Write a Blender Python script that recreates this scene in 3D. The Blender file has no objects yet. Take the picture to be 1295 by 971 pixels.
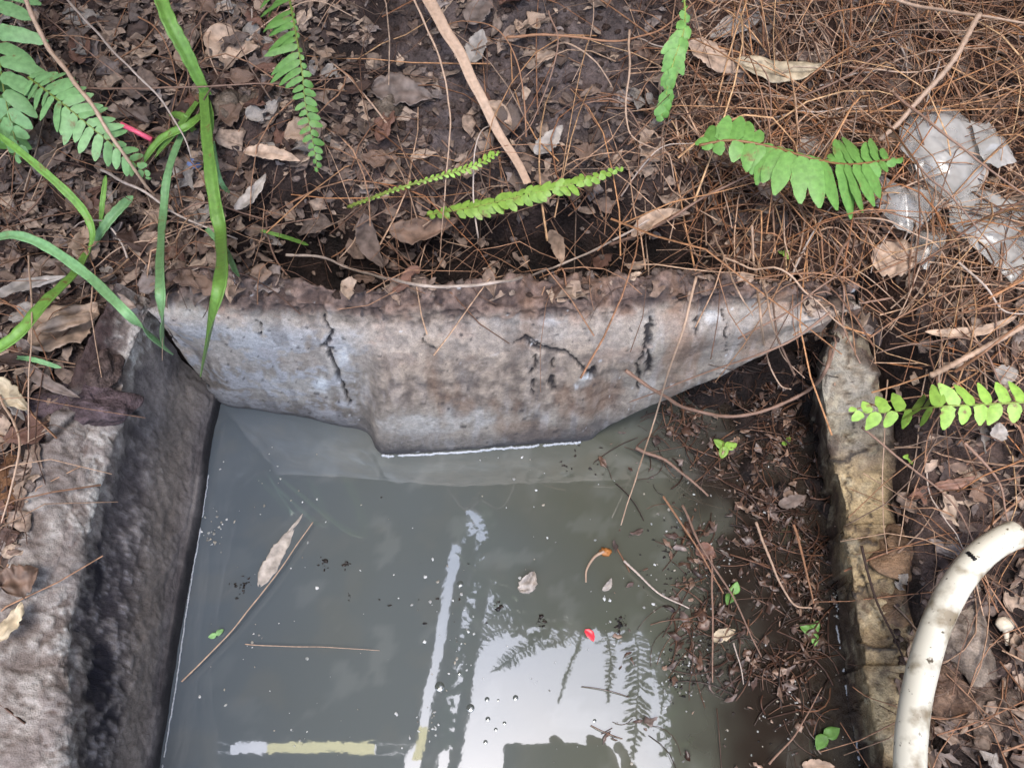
import bpy, math, random
import numpy as np
from mathutils import Vector, Matrix, noise
from mathutils.bvhtree import BVHTree
R = math.radians
random.seed(7)
C = bpy.context.scene.collection

# ------------------------------------------------------------------ camera, world, sun, exposure
F, A, CZ = 960.0, R(27.5), 0.62            # focal length in photo pixels, tilt from straight down, height above water
sc = bpy.context.scene
cam = bpy.data.cameras.new('camera'); camo = bpy.data.objects.new('camera', cam); C.objects.link(camo)
camo.location = (0, 0, CZ); camo.rotation_euler = (A, 0, 0)
cam.sensor_width = 36; cam.lens = F*36/1295; cam.clip_start = 0.01; cam.clip_end = 500
sc.camera = camo
SUN_EL, SUN_AZ = R(76), R(190)
world = bpy.data.worlds.new('World'); sc.world = world; world.use_nodes = True
nt = world.node_tree; bg = nt.nodes['Background']
sky = nt.nodes.new('ShaderNodeTexSky'); sky.sky_type = 'NISHITA'; sky.sun_disc = False
sky.sun_elevation = SUN_EL; sky.sun_rotation = SUN_AZ
sky.dust_density = 2.0; sky.air_density = 1.2
hs = nt.nodes.new('ShaderNodeHueSaturation'); hs.inputs['Saturation'].default_value = 0.8
nt.links.new(sky.outputs[0], hs.inputs['Color']); nt.links.new(hs.outputs[0], bg.inputs['Color'])
bg.inputs['Strength'].default_value = 0.15
sun = bpy.data.lights.new('sun', 'SUN'); suno = bpy.data.objects.new('sun', sun); C.objects.link(suno)
sun.energy = 1.1; sun.angle = R(25); sun.color = (1, .95, .88)
d = Vector((math.sin(SUN_AZ)*math.cos(SUN_EL), math.cos(SUN_AZ)*math.cos(SUN_EL), math.sin(SUN_EL)))
suno.rotation_euler = d.to_track_quat('Z', 'Y').to_euler()
sc.view_settings.view_transform = 'Standard'; sc.view_settings.look = 'None'
sc.view_settings.gamma = 1.0; sc.view_settings.use_curve_mapping = False
sc.view_settings.exposure = 1.82
sc.render.engine = 'CYCLES'
sc.cycles.use_denoising = True
sc.cycles.max_bounces = 6; sc.cycles.transparent_max_bounces = 8
sc.cycles.sample_clamp_indirect = 4

# ------------------------------------------------------------------ geometry of the view (photo measurements -> places)
SA, CA = math.sin(A), math.cos(A)
def ray(px, py):
    x = (px-647.5)/F; y = (485.5-py)/F
    return Vector((x, y*CA+SA, y*SA-CA))
def P(px, py, z):
    r = ray(px, py); t = (CZ-z)/-r.z
    return Vector((r.x*t, r.y*t, z))
def PY(px, py, Y):
    r = ray(px, py); t = Y/r.y
    return Vector((r.x*t, Y, CZ+r.z*t))
def proj(x, y, z):
    dz = CZ-z; dep = y*SA+dz*CA
    if dep < .02: return (-9999, -9999)
    return 647.5+F*x/dep, 485.5-F*(y*CA-dz*SA)/dep
def XW(px, Y, z): return (px-647.5)/F*(Y*SA+(CZ-z)*CA)
def ROW(Y, z): return proj(0, Y, z)[1]
def sm(a, b, x):
    t = min(1, max(0, (x-a)/(b-a))); return t*t*(3-2*t)
def lerp(a, b, t): return a+(b-a)*t
def tab(t, x): return float(np.interp(x, [p[0] for p in t], [p[1] for p in t]))
def fn(x, y, z=0, s=1, o=4): return noise.fractal(Vector((x*s, y*s, z*s)), .9, 2.1, o)
def n3(x, y, z, s): return noise.noise(Vector((x*s, y*s, z*s)))
def segd(p, poly):
    best = 1e9
    for (ax, ay), (bx, by) in zip(poly, poly[1:]):
        dx, dy = bx-ax, by-ay; L = dx*dx+dy*dy+1e-9
        t = max(0, min(1, ((p[0]-ax)*dx+(p[1]-ay)*dy)/L))
        best = min(best, math.hypot(p[0]-ax-t*dx, p[1]-ay-t*dy))
    return best
def lin(c): return tuple(((v/255+.055)/1.055)**2.4 if v > 10 else v/255/12.92 for v in c)
KA = 0.8
def col(r, g, b, k=1.0):
    l = lin((r, g, b)); return tuple(min(.85, v*KA*k) for v in l)
def mixc(a, b, t):
    t = min(1, max(0, t)); return tuple(a[i]+(b[i]-a[i])*t for i in range(3))

# ------------------------------------------------------------------ materials
def newmat(name):
    m = bpy.data.materials.new(name); m.use_nodes = True
    n = m.node_tree.nodes; return m, n, m.node_tree.links, n['Principled BSDF']
def painted(name, rough=.8, var=.35, scale=400, bump=.4, bdist=.002, spec=.3, scale2=60):
    """colour from the attribute Col (what the surface is made of) times fine procedural grain"""
    m, n, l, b = newmat(name)
    at = n.new('ShaderNodeAttribute'); at.attribute_name = 'Col'
    tc = n.new('ShaderNodeTexCoord')
    n1 = n.new('ShaderNodeTexNoise'); n1.inputs['Scale'].default_value = scale; n1.inputs['Detail'].default_value = 5
    n2 = n.new('ShaderNodeTexNoise'); n2.inputs['Scale'].default_value = scale2; n2.inputs['Detail'].default_value = 6
    for q in (n1, n2): l.new(tc.outputs['Object'], q.inputs['Vector'])
    ad = n.new('ShaderNodeMath'); ad.operation = 'ADD'; l.new(n1.outputs['Fac'], ad.inputs[0]); l.new(n2.outputs['Fac'], ad.inputs[1])
    mr = n.new('ShaderNodeMapRange'); mr.inputs['From Min'].default_value = .65; mr.inputs['From Max'].default_value = 1.35
    mr.inputs['To Min'].default_value = 1-var; mr.inputs['To Max'].default_value = 1+var
    l.new(ad.outputs[0], mr.inputs['Value'])
    mx = n.new('ShaderNodeVectorMath'); mx.operation = 'SCALE'
    l.new(at.outputs['Color'], mx.inputs[0]); l.new(mr.outputs[0], mx.inputs['Scale'])
    l.new(mx.outputs[0], b.inputs['Base Color'])
    bp = n.new('ShaderNodeBump'); bp.inputs['Strength'].default_value = bump; bp.inputs['Distance'].default_value = bdist
    l.new(ad.outputs[0], bp.inputs['Height']); l.new(bp.outputs[0], b.inputs['Normal'])
    b.inputs['Roughness'].default_value = rough; b.inputs['Specular IOR Level'].default_value = spec
    return m
def randmat(name, cols, rough=.7, island=False, sub=0, bump=.3, scale=250, trans=0, spec=.35, lo=.55, hi=1.35):
    """one of several natural colours per object or per piece, with veins/grain"""
    m, n, l, b = newmat(name)
    if island: g = n.new('ShaderNodeNewGeometry'); src = g.outputs['Random Per Island']
    else: g = n.new('ShaderNodeObjectInfo'); src = g.outputs['Random']
    cr = n.new('ShaderNodeValToRGB'); e = cr.color_ramp.elements
    cr.color_ramp.interpolation = 'LINEAR'
    for i, c in enumerate(cols):
        if i < 2: el = e[i]
        else: el = e.new(i/(len(cols)-1))
        el.position = i/(len(cols)-1); el.color = (*c, 1)
    l.new(src, cr.inputs[0])
    tc = n.new('ShaderNodeTexCoord')
    n1 = n.new('ShaderNodeTexNoise'); n1.inputs['Scale'].default_value = scale; n1.inputs['Detail'].default_value = 5
    l.new(tc.outputs['Object'], n1.inputs['Vector'])
    mr = n.new('ShaderNodeMapRange'); mr.inputs['From Min'].default_value = .3; mr.inputs['From Max'].default_value = .7
    mr.inputs['To Min'].default_value = lo; mr.inputs['To Max'].default_value = hi
    l.new(n1.outputs['Fac'], mr.inputs['Value'])
    mx = n.new('ShaderNodeVectorMath'); mx.operation = 'SCALE'
    l.new(cr.outputs[0], mx.inputs[0]); l.new(mr.outputs[0], mx.inputs['Scale']); l.new(mx.outputs[0], b.inputs['Base Color'])
    bp = n.new('ShaderNodeBump'); bp.inputs['Strength'].default_value = bump; bp.inputs['Distance'].default_value = .001
    l.new(n1.outputs['Fac'], bp.inputs['Height']); l.new(bp.outputs[0], b.inputs['Normal'])
    b.inputs['Roughness'].default_value = rough; b.inputs['Specular IOR Level'].default_value = spec
    if trans: b.inputs['Transmission Weight'].default_value = trans
    return m
def plant(name, c, scale=260):
    m = plain(name, c, .5, .4, scale, .18, .25, .78, 1.18); n = m.node_tree.nodes; l = m.node_tree.links; b = n['Principled BSDF']
    src = b.inputs['Base Color'].links[0].from_socket
    nz = n.new('ShaderNodeTexNoise'); nz.inputs['Scale'].default_value = 90; nz.inputs['Detail'].default_value = 6; nz.inputs['Roughness'].default_value = .65
    tc = n.new('ShaderNodeTexCoord'); l.new(tc.outputs['Object'], nz.inputs['Vector'])
    mr = n.new('ShaderNodeMapRange'); mr.inputs['From Min'].default_value = .60; mr.inputs['From Max'].default_value = .70; l.new(nz.outputs['Fac'], mr.inputs['Value'])
    mx = n.new('ShaderNodeMix'); mx.data_type = 'RGBA'; l.new(mr.outputs[0], mx.inputs[0]); l.new(src, mx.inputs[6]); mx.inputs[7].default_value = (*col(120, 100, 62), 1)
    l.new(mx.outputs[2], b.inputs['Base Color']); return m
def plain(name, c, rough=.6, spec=.4, scale=120, var=.25, bump=.15, lo=.82, hi=1.15):
    c = tuple(c)
    return randmat(name, [tuple(v*(1-var) for v in c), tuple(min(.9, v*(1+var)) for v in c)], rough, False, 0, bump, scale, 0, spec, lo, hi)

M = {}
M['soil'] = painted('damp_soil', .82, .55, 420, .9, .003, .25, 90)
M['concrete'] = painted('weathered_concrete', .82, .38, 1100, .65, .0010, .3, 260)
M['rim'] = painted('stained_cement', .65, .5, 700, .8, .0014, .35, 160)
M['deadleaf'] = randmat('dry_leaf', [col(92, 72, 58), col(128, 104, 88), col(74, 58, 50), col(150, 124, 100), col(110, 88, 78), col(165, 142, 120), col(84, 64, 54)], .65)
M['litter'] = randmat('leaf_litter_brown', [col(88, 70, 62), col(132, 112, 100), col(52, 40, 38), col(168, 146, 130), col(104, 82, 72), col(186, 162, 142), col(62, 48, 46), col(150, 136, 130)], .75, True)
M['straw'] = randmat('dry_straw', [col(134, 98, 76), col(170, 128, 100), col(92, 66, 54), col(200, 164, 136), col(150, 106, 78), col(80, 58, 50), col(172, 146, 126)], .6, True)
M['longstraw'] = randmat('long_dry_straw', [col(166, 110, 72), col(200, 150, 108), col(116, 76, 52), col(212, 172, 130), col(182, 122, 80), col(104, 70, 52)], .55, True)
M['stem'] = randmat('dry_stem', [col(150, 118, 96), col(176, 144, 120), col(124, 90, 72), col(160, 126, 100)], .6)
M['roots'] = randmat('fine_roots', [col(80, 56, 46), col(110, 80, 64), col(60, 42, 38)], .7, True)
M['fern'] = plant('fern_green', col(106, 150, 74))
M['fern_pale'] = plant('fern_pale_green', col(126, 168, 108))
M['fern_bright'] = plant('fern_bright_green', col(136, 172, 74))
M['fern_stem'] = plain('fern_stem', col(128, 142, 66), .5)
M['brown_stem'] = plain('brown_stem', col(128, 92, 58), .5)
M['grass'] = plant('grass_green', col(112, 152, 70))
M['grass_pale'] = plant('grass_pale', col(124, 166, 112))
M['pvc'] = None
M['black'] = plain('black_smear', (.01, .01, .012), .5)
M['pale'] = randmat('pale_flecks', [col(150, 152, 150), col(205, 205, 205), col(110, 108, 104), col(185, 175, 160)], .5, True)
M['darkfleck'] = randmat('dark_flecks', [(.006, .005, .005), (.03, .02, .016), (.012, .01, .01)], .5, True)

# ------------------------------------------------------------------ mesh helpers
class MB:
    def __init__(s): s.v = []; s.f = []; s.c = []
    def add(s, vs, fs, cs=None):
        o = len(s.v); s.v += [tuple(v) for v in vs]; s.f += [tuple(i+o for i in f) for f in fs]
        if cs is not None: s.c += list(cs)
    def build(s, name, mat, parent=None, smooth=True):
        me = bpy.data.meshes.new(name); me.from_pydata(s.v, [], s.f); me.update()
        if smooth: me.polygons.foreach_set('use_smooth', [True]*len(me.polygons))
        if s.c and len(s.c) == len(s.v):
            ca = me.color_attributes.new('Col', 'FLOAT_COLOR', 'POINT')
            ca.data.foreach_set('color', np.array([(*c, 1.0) for c in s.c], dtype=np.float32).ravel())
        if mat: me.materials.append(mat)
        o = bpy.data.objects.new(name, me); C.objects.link(o)
        if parent:
            o.parent = parent; o.matrix_parent_inverse = Matrix.Translation(-Vector(parent.location))
        return o
def grid(nu, nv, wrap=False):
    return [(i*nv+j, (i+1)*nv+j, (i+1)*nv+j+1, i*nv+j+1) for i in range(nu-1) for j in range(nv-1)]
def tag(o, label=None, cat=None, group=None, kind=None):
    if label: o['label'] = label
    if cat: o['category'] = cat
    if group: o['group'] = group
    if kind: o['kind'] = kind
    return o
def empty(name, loc, label, cat, group=None):
    o = bpy.data.objects.new(name, None); C.objects.link(o); o.location = loc; o.empty_display_size = .01
    return tag(o, label, cat, group)
def crv(pts, n):
    """smooth curve through points; any number of components"""
    p = np.array(pts, dtype=float)
    if len(p) == 2: 
        t = np.linspace(0, 1, n)[:, None]; return p[0]*(1-t)+p[1]*t
    q = np.vstack([2*p[0]-p[1], p, 2*p[-1]-p[-2]])
    out = []
    for t in np.linspace(0, len(p)-1-1e-9, n):
        i = int(t); u = t-i; a, b, c, d_ = q[i], q[i+1], q[i+2], q[i+3]
        out.append(.5*((2*b)+(c-a)*u+(2*a-5*b+4*c-d_)*u*u+(3*b-a-3*c+d_)*u**3))
    return np.array(out)
def tube(mb, pts, rad, k=5, cap=True):
    pts = [Vector(p) for p in pts]; n = len(pts); vs = []; prev = None
    for i, p in enumerate(pts):
        t = (pts[min(i+1, n-1)]-pts[max(i-1, 0)]);
        t = t.normalized() if t.length > 1e-9 else Vector((0, 0, 1))
        if prev is None:
            u = t.orthogonal().normalized()
        else:
            u = prev-t*prev.dot(t); u = u.normalized() if u.length > 1e-6 else t.orthogonal().normalized()
        prev = u; w = t.cross(u); r = rad[i] if hasattr(rad, '__len__') else rad
        for j in range(k):
            a_ = 2*math.pi*j/k; vs.append(p+(u*math.cos(a_)+w*math.sin(a_))*r)
    fs = [(i*k+j, i*k+(j+1) % k, (i+1)*k+(j+1) % k, (i+1)*k+j) for i in range(n-1) for j in range(k)]
    if cap: fs += [tuple(range(k-1, -1, -1)), tuple((n-1)*k+j for j in range(k))]
    mb.add(vs, fs)
def ribbon(mb, pts, wid, fold=.25, up=(0, 0, 1), nv=5, twist=0, thick=.0003):
    """blade with a folded midrib, closed with a back face"""
    pts = [Vector(p) for p in pts]; n = len(pts); up = Vector(up); top = []; bot = []
    for i, p in enumerate(pts):
        t = (pts[min(i+1, n-1)]-pts[max(i-1, 0)]).normalized()
        s = t.cross(up); s = s.normalized() if s.length > 1e-4 else t.orthogonal()
        if twist: s = Matrix.Rotation(twist*i/n, 3, t) @ s
        nn = s.cross(t).normalized(); w = wid[i] if hasattr(wid, '__len__') else wid
        for j in range(nv):
            q = (j/(nv-1)-.5)*2; pt = p+s*(q*w/2)+nn*(abs(q)*fold*w/2)
            top.append(pt+nn*thick); bot.append(pt-nn*thick)
    fs = [(b, a, d_, c) for a, b, c, d_ in grid(n, nv)]; o = len(top)
    fs += [(a+o, b+o, c+o, d_+o) for a, b, c, d_ in grid(n, nv)]
    for i in range(n-1):
        fs.append((i*nv, (i+1)*nv, (i+1)*nv+o, i*nv+o)); fs.append((i*nv+nv-1, i*nv+nv-1+o, (i+1)*nv+nv-1+o, (i+1)*nv+nv-1))
    mb.add(top+bot, fs)
def leafmesh(mb, L, W, rnd, curl=.5, fold=.3, nu=10, nv=7, M4=None, rag=0.06, tip=1.0, thick=.00025, bite=0):
    seed = rnd.random()*50; cut = rnd.uniform(.55, 1.2) if bite else 2; bend = rnd.uniform(-1, 1)*curl; side = rnd.uniform(-.25, .25); roll = rnd.uniform(-1, 1)*curl
    top = []
    for i in range(nu):
        t = i/(nu-1); w = W*(math.sin(math.pi*min(1, t**(.75*tip)))**.75)*.5+W*.01
        if t > cut: w *= .12
        for j in range(nv):
            q = (j/(nv-1)-.5)*2
            ww = w*(1+rag*2*noise.noise(Vector((t*9, q > 0, seed)))+rag*1.2*noise.noise(Vector((t*25, q > 0, seed+9))))
            if bite: ww *= 1-.75*max(0, min(1, (noise.noise(Vector((t*3.2, 5*(q > 0), seed+4)))-.12)*9))
            x = (t-.5)*L; y = q*ww+side*L*(t-.5)**2*2
            z = bend*L*.8*(t-.5)**2+fold*abs(q)*w+roll*q*q*w*(t-.3)*1.5+.09*W*noise.noise(Vector((t*3.5, q*1.6, seed+3)))*3*curl
            top.append(Vector((x, y, z)))
    bot = [v-Vector((0, 0, thick*2)) for v in top]; o = len(top)
    fs = [(a, b, c, d_) for a, b, c, d_ in grid(nu, nv)]+[(a+o, d_+o, c+o, b+o) for a, b, c, d_ in grid(nu, nv)]
    for i in range(nu-1):
        fs.append((i*nv, i*nv+o, (i+1)*nv+o, (i+1)*nv)); fs.append((i*nv+nv-1, (i+1)*nv+nv-1, (i+1)*nv+nv-1+o, i*nv+nv-1+o))
    vs = top+bot
    if M4 is not None: vs = [M4 @ v for v in vs]
    mb.add(vs, fs)
def lump(mb, c, r, seed=0, k=10, m=7, sq=(1, 1, 1), amp=.35, fr=2.2):
    vs = []
    for i in range(m+1):
        th = math.pi*i/m
        for j in range(k):
            ph = 2*math.pi*j/k; d_ = Vector((math.sin(th)*math.cos(ph), math.sin(th)*math.sin(ph), math.cos(th)))
            rr = r*(1+amp*noise.noise(d_*fr+Vector((seed, seed*.7, 0))))
            vs.append(Vector(c)+Vector((d_.x*sq[0], d_.y*sq[1], d_.z*sq[2]))*rr)
    mb.add(vs, [(i*k+j, (i+1)*k+j, (i+1)*k+(j+1) % k, i*k+(j+1) % k) for i in range(m) for j in range(k)])

# ------------------------------------------------------------------ ground (one sheet)
def inpit(x, y):
    yb = lerp(.315, .372, sm(.05, .15, x)); xr = lerp(.285, .31, sm(.1, .3, y))
    return sm(-.300, -.285, x)*(1-sm(xr-.006, xr+.008, x))*(1-sm(yb-.008, yb+.012, y))*sm(-.5, -.46, y)
def g0(x, y):
    z = .125+.015*sm(0, .3, y)
    zr = lerp(.05, .135, sm(.08, .38, y))+.05*sm(.33, .6, x)
    z = lerp(z, zr, sm(.2, .3, x))
    if y > .40: z = max(z, .14)+.24*min(1.5, y-.41)
    v = sm(.325, .345, y)*(1-sm(.37, .455, y))*sm(-.235, -.17, x)*(1-sm(.13, .2, x))
    z = z-.13*v
    z += .012*n3(x, y, 0, 9)+.02*n3(x, y, 5, 3.2)
    p = inpit(x, y)
    w1 = noise.fractal(Vector((x*11, y*11, 2)), .9, 2.1, 4)
    mnd = sm(.06, .2, x+.035*w1)*sm(-.02, .24, y+.05*w1)
    zin = lerp(-.10, -.001+.020*noise.fractal(Vector((x*40, y*40, 2)), .9, 2.1, 3), mnd)+.075*sm(.285, .37, y)*sm(.08, .2, x)
    return lerp(z, zin, p)
def axis(lo, hi, st, far):
    a = list(np.arange(lo, hi+st/2, st)); s = st; x = a[-1]
    while x < far: s *= 1.25; x += s; a.append(x)
    s = st; x = a[0]
    while x > -far: s *= 1.25; x -= s; a.insert(0, x)
    return a
def ground_col(x, y, z, px, py):
    a = fn(x, y, 0, 14); b = fn(x, y, 3, 60, 3)
    c = mixc(col(40, 31, 29), col(88, 72, 67), .42+.9*a+.5*b)
    # greyer bare earth in the middle of the bank, redder to the right
    bare = sm(470, 560, px)*(1-sm(760, 860, px))*(1-sm(190, 240, py))
    c = mixc(c, col(104, 92, 90), .75*bare*(.7+b))
    c = mixc(c, col(96, 68, 54), .5*sm(820, 900, px)*(1-sm(350, 450, py)))
    c = mixc(c, col(40, 32, 30), .7*sm(900, 960, px)*sm(380, 460, py)*(1-sm(1040, 1080, px)))
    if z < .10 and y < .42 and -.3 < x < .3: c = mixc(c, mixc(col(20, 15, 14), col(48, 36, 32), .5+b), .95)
    return c
xs = axis(-.80, .80, .0036, 45); ys = axis(-.25, 1.05, .0036, 45)
vs = []; cs = []
for y in ys:
    for x in xs:
        near = abs(x) < 1.3 and -1 < y < 1.5
        z = g0(max(-2, min(2, x)), max(-2, min(1.9, y)))
        if near:
            f1 = noise.fractal(Vector((x*30, y*30, 0)), .8, 2.1, 3); f2 = noise.noise(Vector((x*150, y*150, 7)))
            z += .009*f1+.0022*f2+.006*max(0, noise.noise(Vector((x*70, y*70, 3))))
        px, py = proj(x, y, z); vs.append((x, y, z)); cs.append(ground_col(x, y, z, px, py) if near else col(80, 64, 55))
mb = MB(); nx = len(xs)
mb.add(vs, [(i*nx+j, i*nx+j+1, (i+1)*nx+j+1, (i+1)*nx+j) for i in range(len(ys)-1) for j in range(nx-1)], cs)
ground = tag(mb.build('ground', M['soil']), kind='structure')

# ------------------------------------------------------------------ walls of the pit
def loft(rows, nu, nv):
    r2 = [crv(r, nv) for r in rows]
    arr = np.array(r2)
    out = np.zeros((nu, nv, 3))
    for j in range(nv): out[:, j, :] = crv(arr[:, j, :], nu)
    return out
def normals(g):
    du = np.gradient(g, axis=0); dv = np.gradient(g, axis=1); n = np.cross(du, dv)
    return n/(np.linalg.norm(n, axis=2, keepdims=True)+1e-12)
def wall(name, g, paint, mat, flip=False, amp=1.0):
    """displace along the normal and colour by what the place on the wall is made of"""
    nn = normals(g)*(-1 if flip else 1); nu, nv, _ = g.shape; vs = []; cs = []
    for i in range(nu):
        for j in range(nv):
            x, y, z = g[i, j]; px, py = proj(x, y, z)
            dsp, c = paint(x, y, z, px, py, j/(nv-1))
            n_ = nn[i, j]; dsp *= amp
            vs.append((x+n_[0]*dsp, y+n_[1]*dsp, z+n_[2]*dsp)); cs.append(c)
    mb = MB(); fs = grid(nu, nv)
    if flip: fs = [f[::-1] for f in fs]
    fs += [tuple(range(nv))[::(1 if flip else -1)], tuple((nu-1)*nv+j for j in range(nv))[::(-1 if flip else 1)]]
    mb.add(vs, fs, cs); return mb.build(name, mat)

# left wall
T_wl = [(450, 290), (512, 280), (560, 268), (640, 257), (700, 247), (740, 240), (800, 228), (971, 203), (1100, 185)]
T_st = [(450, 262), (512, 262), (560, 250), (640, 238), (700, 226), (800, 208), (971, 188), (1100, 170)]
T_mid = [(400, 222), (450, 232), (540, 205), (640, 192), (800, 170), (971, 148), (1100, 135)]
T_in = [(380, 192), (400, 186), (450, 160), (520, 150), (560, 136), (640, 112), (700, 98), (800, 80), (971, 80), (1100, 78)]
T_r = [(380, 176), (400, 166), (450, 134), (520, 122), (560, 108), (640, 92), (700, 76), (800, 56), (971, 52), (1100, 50)]
T_o = [(360, 150), (400, 130), (450, 106), (520, 78), (560, 60), (640, 38), (700, 24), (800, -14), (971, -50), (1100, -60)]
rows = []
for Y in [-.30, -.12, 0, .04, .08, .12, .16, .20, .235, .27, .29, .315]:
    e = sm(.24, .31, Y)*.022
    pt = lambda T, z: (XW(tab(T, max(340, min(1100, ROW(Y, z)))), Y, z), Y, z)
    a0 = pt(T_wl, 0); o_ = pt(T_o, .142+e)
    rows.append([(a0[0]-.002, Y, -.12), a0, pt(T_st, .022), pt(T_mid, .06), pt(T_in, .118+e), pt(T_in, .126+e), pt(T_r, .134+e), o_, (o_[0]-.012, Y, .05)])
g = loft(rows, 520, 190)
def paint_left(x, y, z, px, py, v):
    a = fn(x, y, z, 28); b = fn(x, y, z, 120, 3); c3 = n3(x, y, z, 420)
    ridge = sm(.100, .126, z+.014*a+.006*b+(.008 if py > 800 else 0))
    face = mixc(col(92, 85, 86), col(138, 130, 128), .45+.9*a+.3*b)
    nearh = sm(560, 760, py+60*a)
    rough_zone = (.35+.65*nearh)*sm(.048, .066, z+.006*a)*(1-sm(.105, .125, z))*(sm(505, 530, py))
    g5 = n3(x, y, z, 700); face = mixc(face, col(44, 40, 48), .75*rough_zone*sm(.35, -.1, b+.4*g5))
    face = mixc(face, col(150, 146, 152), rough_zone*sm(.25, .5, .6*c3+b*.5+.5*g5)*.6)
    face = mixc(face, col(116, 106, 98), .6*sm(.015, .04, z)*(1-sm(.05, .08, z)))
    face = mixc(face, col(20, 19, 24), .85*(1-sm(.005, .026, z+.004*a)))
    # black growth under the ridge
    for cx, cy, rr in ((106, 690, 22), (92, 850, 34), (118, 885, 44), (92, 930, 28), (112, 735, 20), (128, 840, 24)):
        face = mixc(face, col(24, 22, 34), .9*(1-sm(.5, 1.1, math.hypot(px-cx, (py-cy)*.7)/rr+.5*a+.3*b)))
    top = mixc(col(120, 108, 102), col(176, 168, 162), .45+1.0*b+.7*a+.3*c3)
    top = mixc(top, col(196, 192, 188), .7*sm(.112, .122, z)*(1-sm(.128, .138, z+.008*b))*sm(-.1, .25, b+a+.4*c3))
    top = mixc(top, col(92, 74, 70), sm(.1, .5, a+.3*b)*.6)
    c = mixc(face, top, ridge)
    # dirt over the far end
    dirt = (1-sm(500, 560, py+40*a))*sm(.12, .14, z)*(1-sm(130, 165, px+15*b))
    c = mixc(c, col(70, 54, 52), dirt)
    cr = segd((px, py), [(60, 560), (110, 515), (150, 517), (175, 522)]); c = mixc(c, col(40, 34, 36), .8*(1-sm(1.5, 5, cr)))
    d_ = .0020*a+.0008*b*(1+.8*rough_zone+ridge)+.0005*c3*(rough_zone+ridge)-.003*(1-sm(1, 5, cr))
    d_ += .0035*sm(516, 524, py)*sm(.09, .11, z)   # the nearer section stands a little proud
    if z < .02: d_ *= .3
    return d_, c
lw = tag(wall('concrete_wall', g, paint_left, M['concrete']), 'dark stained concrete wall left of the water with a pale crumbling top edge', 'wall', kind='thing')
# far wall
ST = [(188, 386, .306, 380, 345), (205, 410, .306, 384, 345), (250, 475, .304, 388, 345), (285, 512, None, 392, 347), (330, 519, None, 394, 352), (380, 528, None, 398, 362),
      (430, 538, None, 401, 370), (464, 546, None, 402, 372), (484, 574, None, 402, 373), (540, 571, None, 404, 370), (600, 567, None, 405, 366), (680, 562, None, 402, 358),
      (738, 558, None, 400, 353), (765, 541, .270, 398, 351), (800, 522, .272, 395, 350), (850, 501, .275, 390, 350), (900, 480, .278, 386, 351), (950, 457, .281, 383, 354),
      (1000, 432, .285, 382, 358), (1040, 410, .288, 380, 361), (1062, 398, .291, 378, 363), (1085, 388, .296, 374, 362)]
rows = []
for px, rb, Yb, rt, rk in ST:
    b = P(px, rb, 0) if Yb is None else PY(px, rb, Yb)
    t = P(px, rt, .166); k = P(px, rk, .170); m = P(px, (rt+rk)/2, .176)
    f1 = b.lerp(t, .3)+Vector((0, -.006 if Yb is None else 0, 0)); f2 = b.lerp(t, .7)+Vector((0, -.008, 0)); f3 = b.lerp(t, .9)+Vector((0, -.005, 0))
    rows.append([tuple(b+Vector((0, .05, -.06))), tuple(b+Vector((0, .012, -.012))), tuple(b), tuple(f1), tuple(f2), tuple(f3), tuple(t), tuple(m), tuple(k), (k.x, k.y+.004, min(.10, b.z+.02))])
g = loft(rows, 620, 150)
CR = [([(412, 398), (418, 420), (415, 440), (422, 462), (430, 480)], 3.2), ([(418, 425), (408, 436), (420, 442)], 3), ([(430, 480), (442, 510)], 2.2),
      ([(650, 433), (668, 428), (690, 440), (716, 445), (735, 462), (742, 472)], 2.2), ([(735, 462), (745, 474), (752, 466)], 3),
      ([(680, 450), (674, 472), (674, 496)], 2), ([(700, 455), (698, 478), (700, 494)], 3.6), ([(666, 428), (674, 438), (684, 442)], 3.5),
      ([(820, 400), (818, 430), (810, 450), (806, 490)], 3), ([(822, 410), (820, 470)], 4.5), ([(888, 390), (880, 408), (879, 425)], 2.6), ([(917, 395), (918, 445)], 1.1),
      ([(540, 418), (537, 432), (548, 440)], 1.4), ([(327, 406), (327, 420)], 1.3), ([(240, 468), (262, 490), (274, 508)], 2.2), ([(208, 415), (222, 432)], 1.6)]
WH = [(365, 492, 55, 22), (425, 455, 22, 26), (628, 408, 45, 12), (690, 415, 60, 18), (735, 480, 14, 7), (905, 400, 20, 14), (840, 410, 30, 16), (575, 530, 55, 20), (300, 430, 80, 40), (230, 395, 50, 8), (980, 400, 50, 14), (515, 538, 40, 18)]
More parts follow.
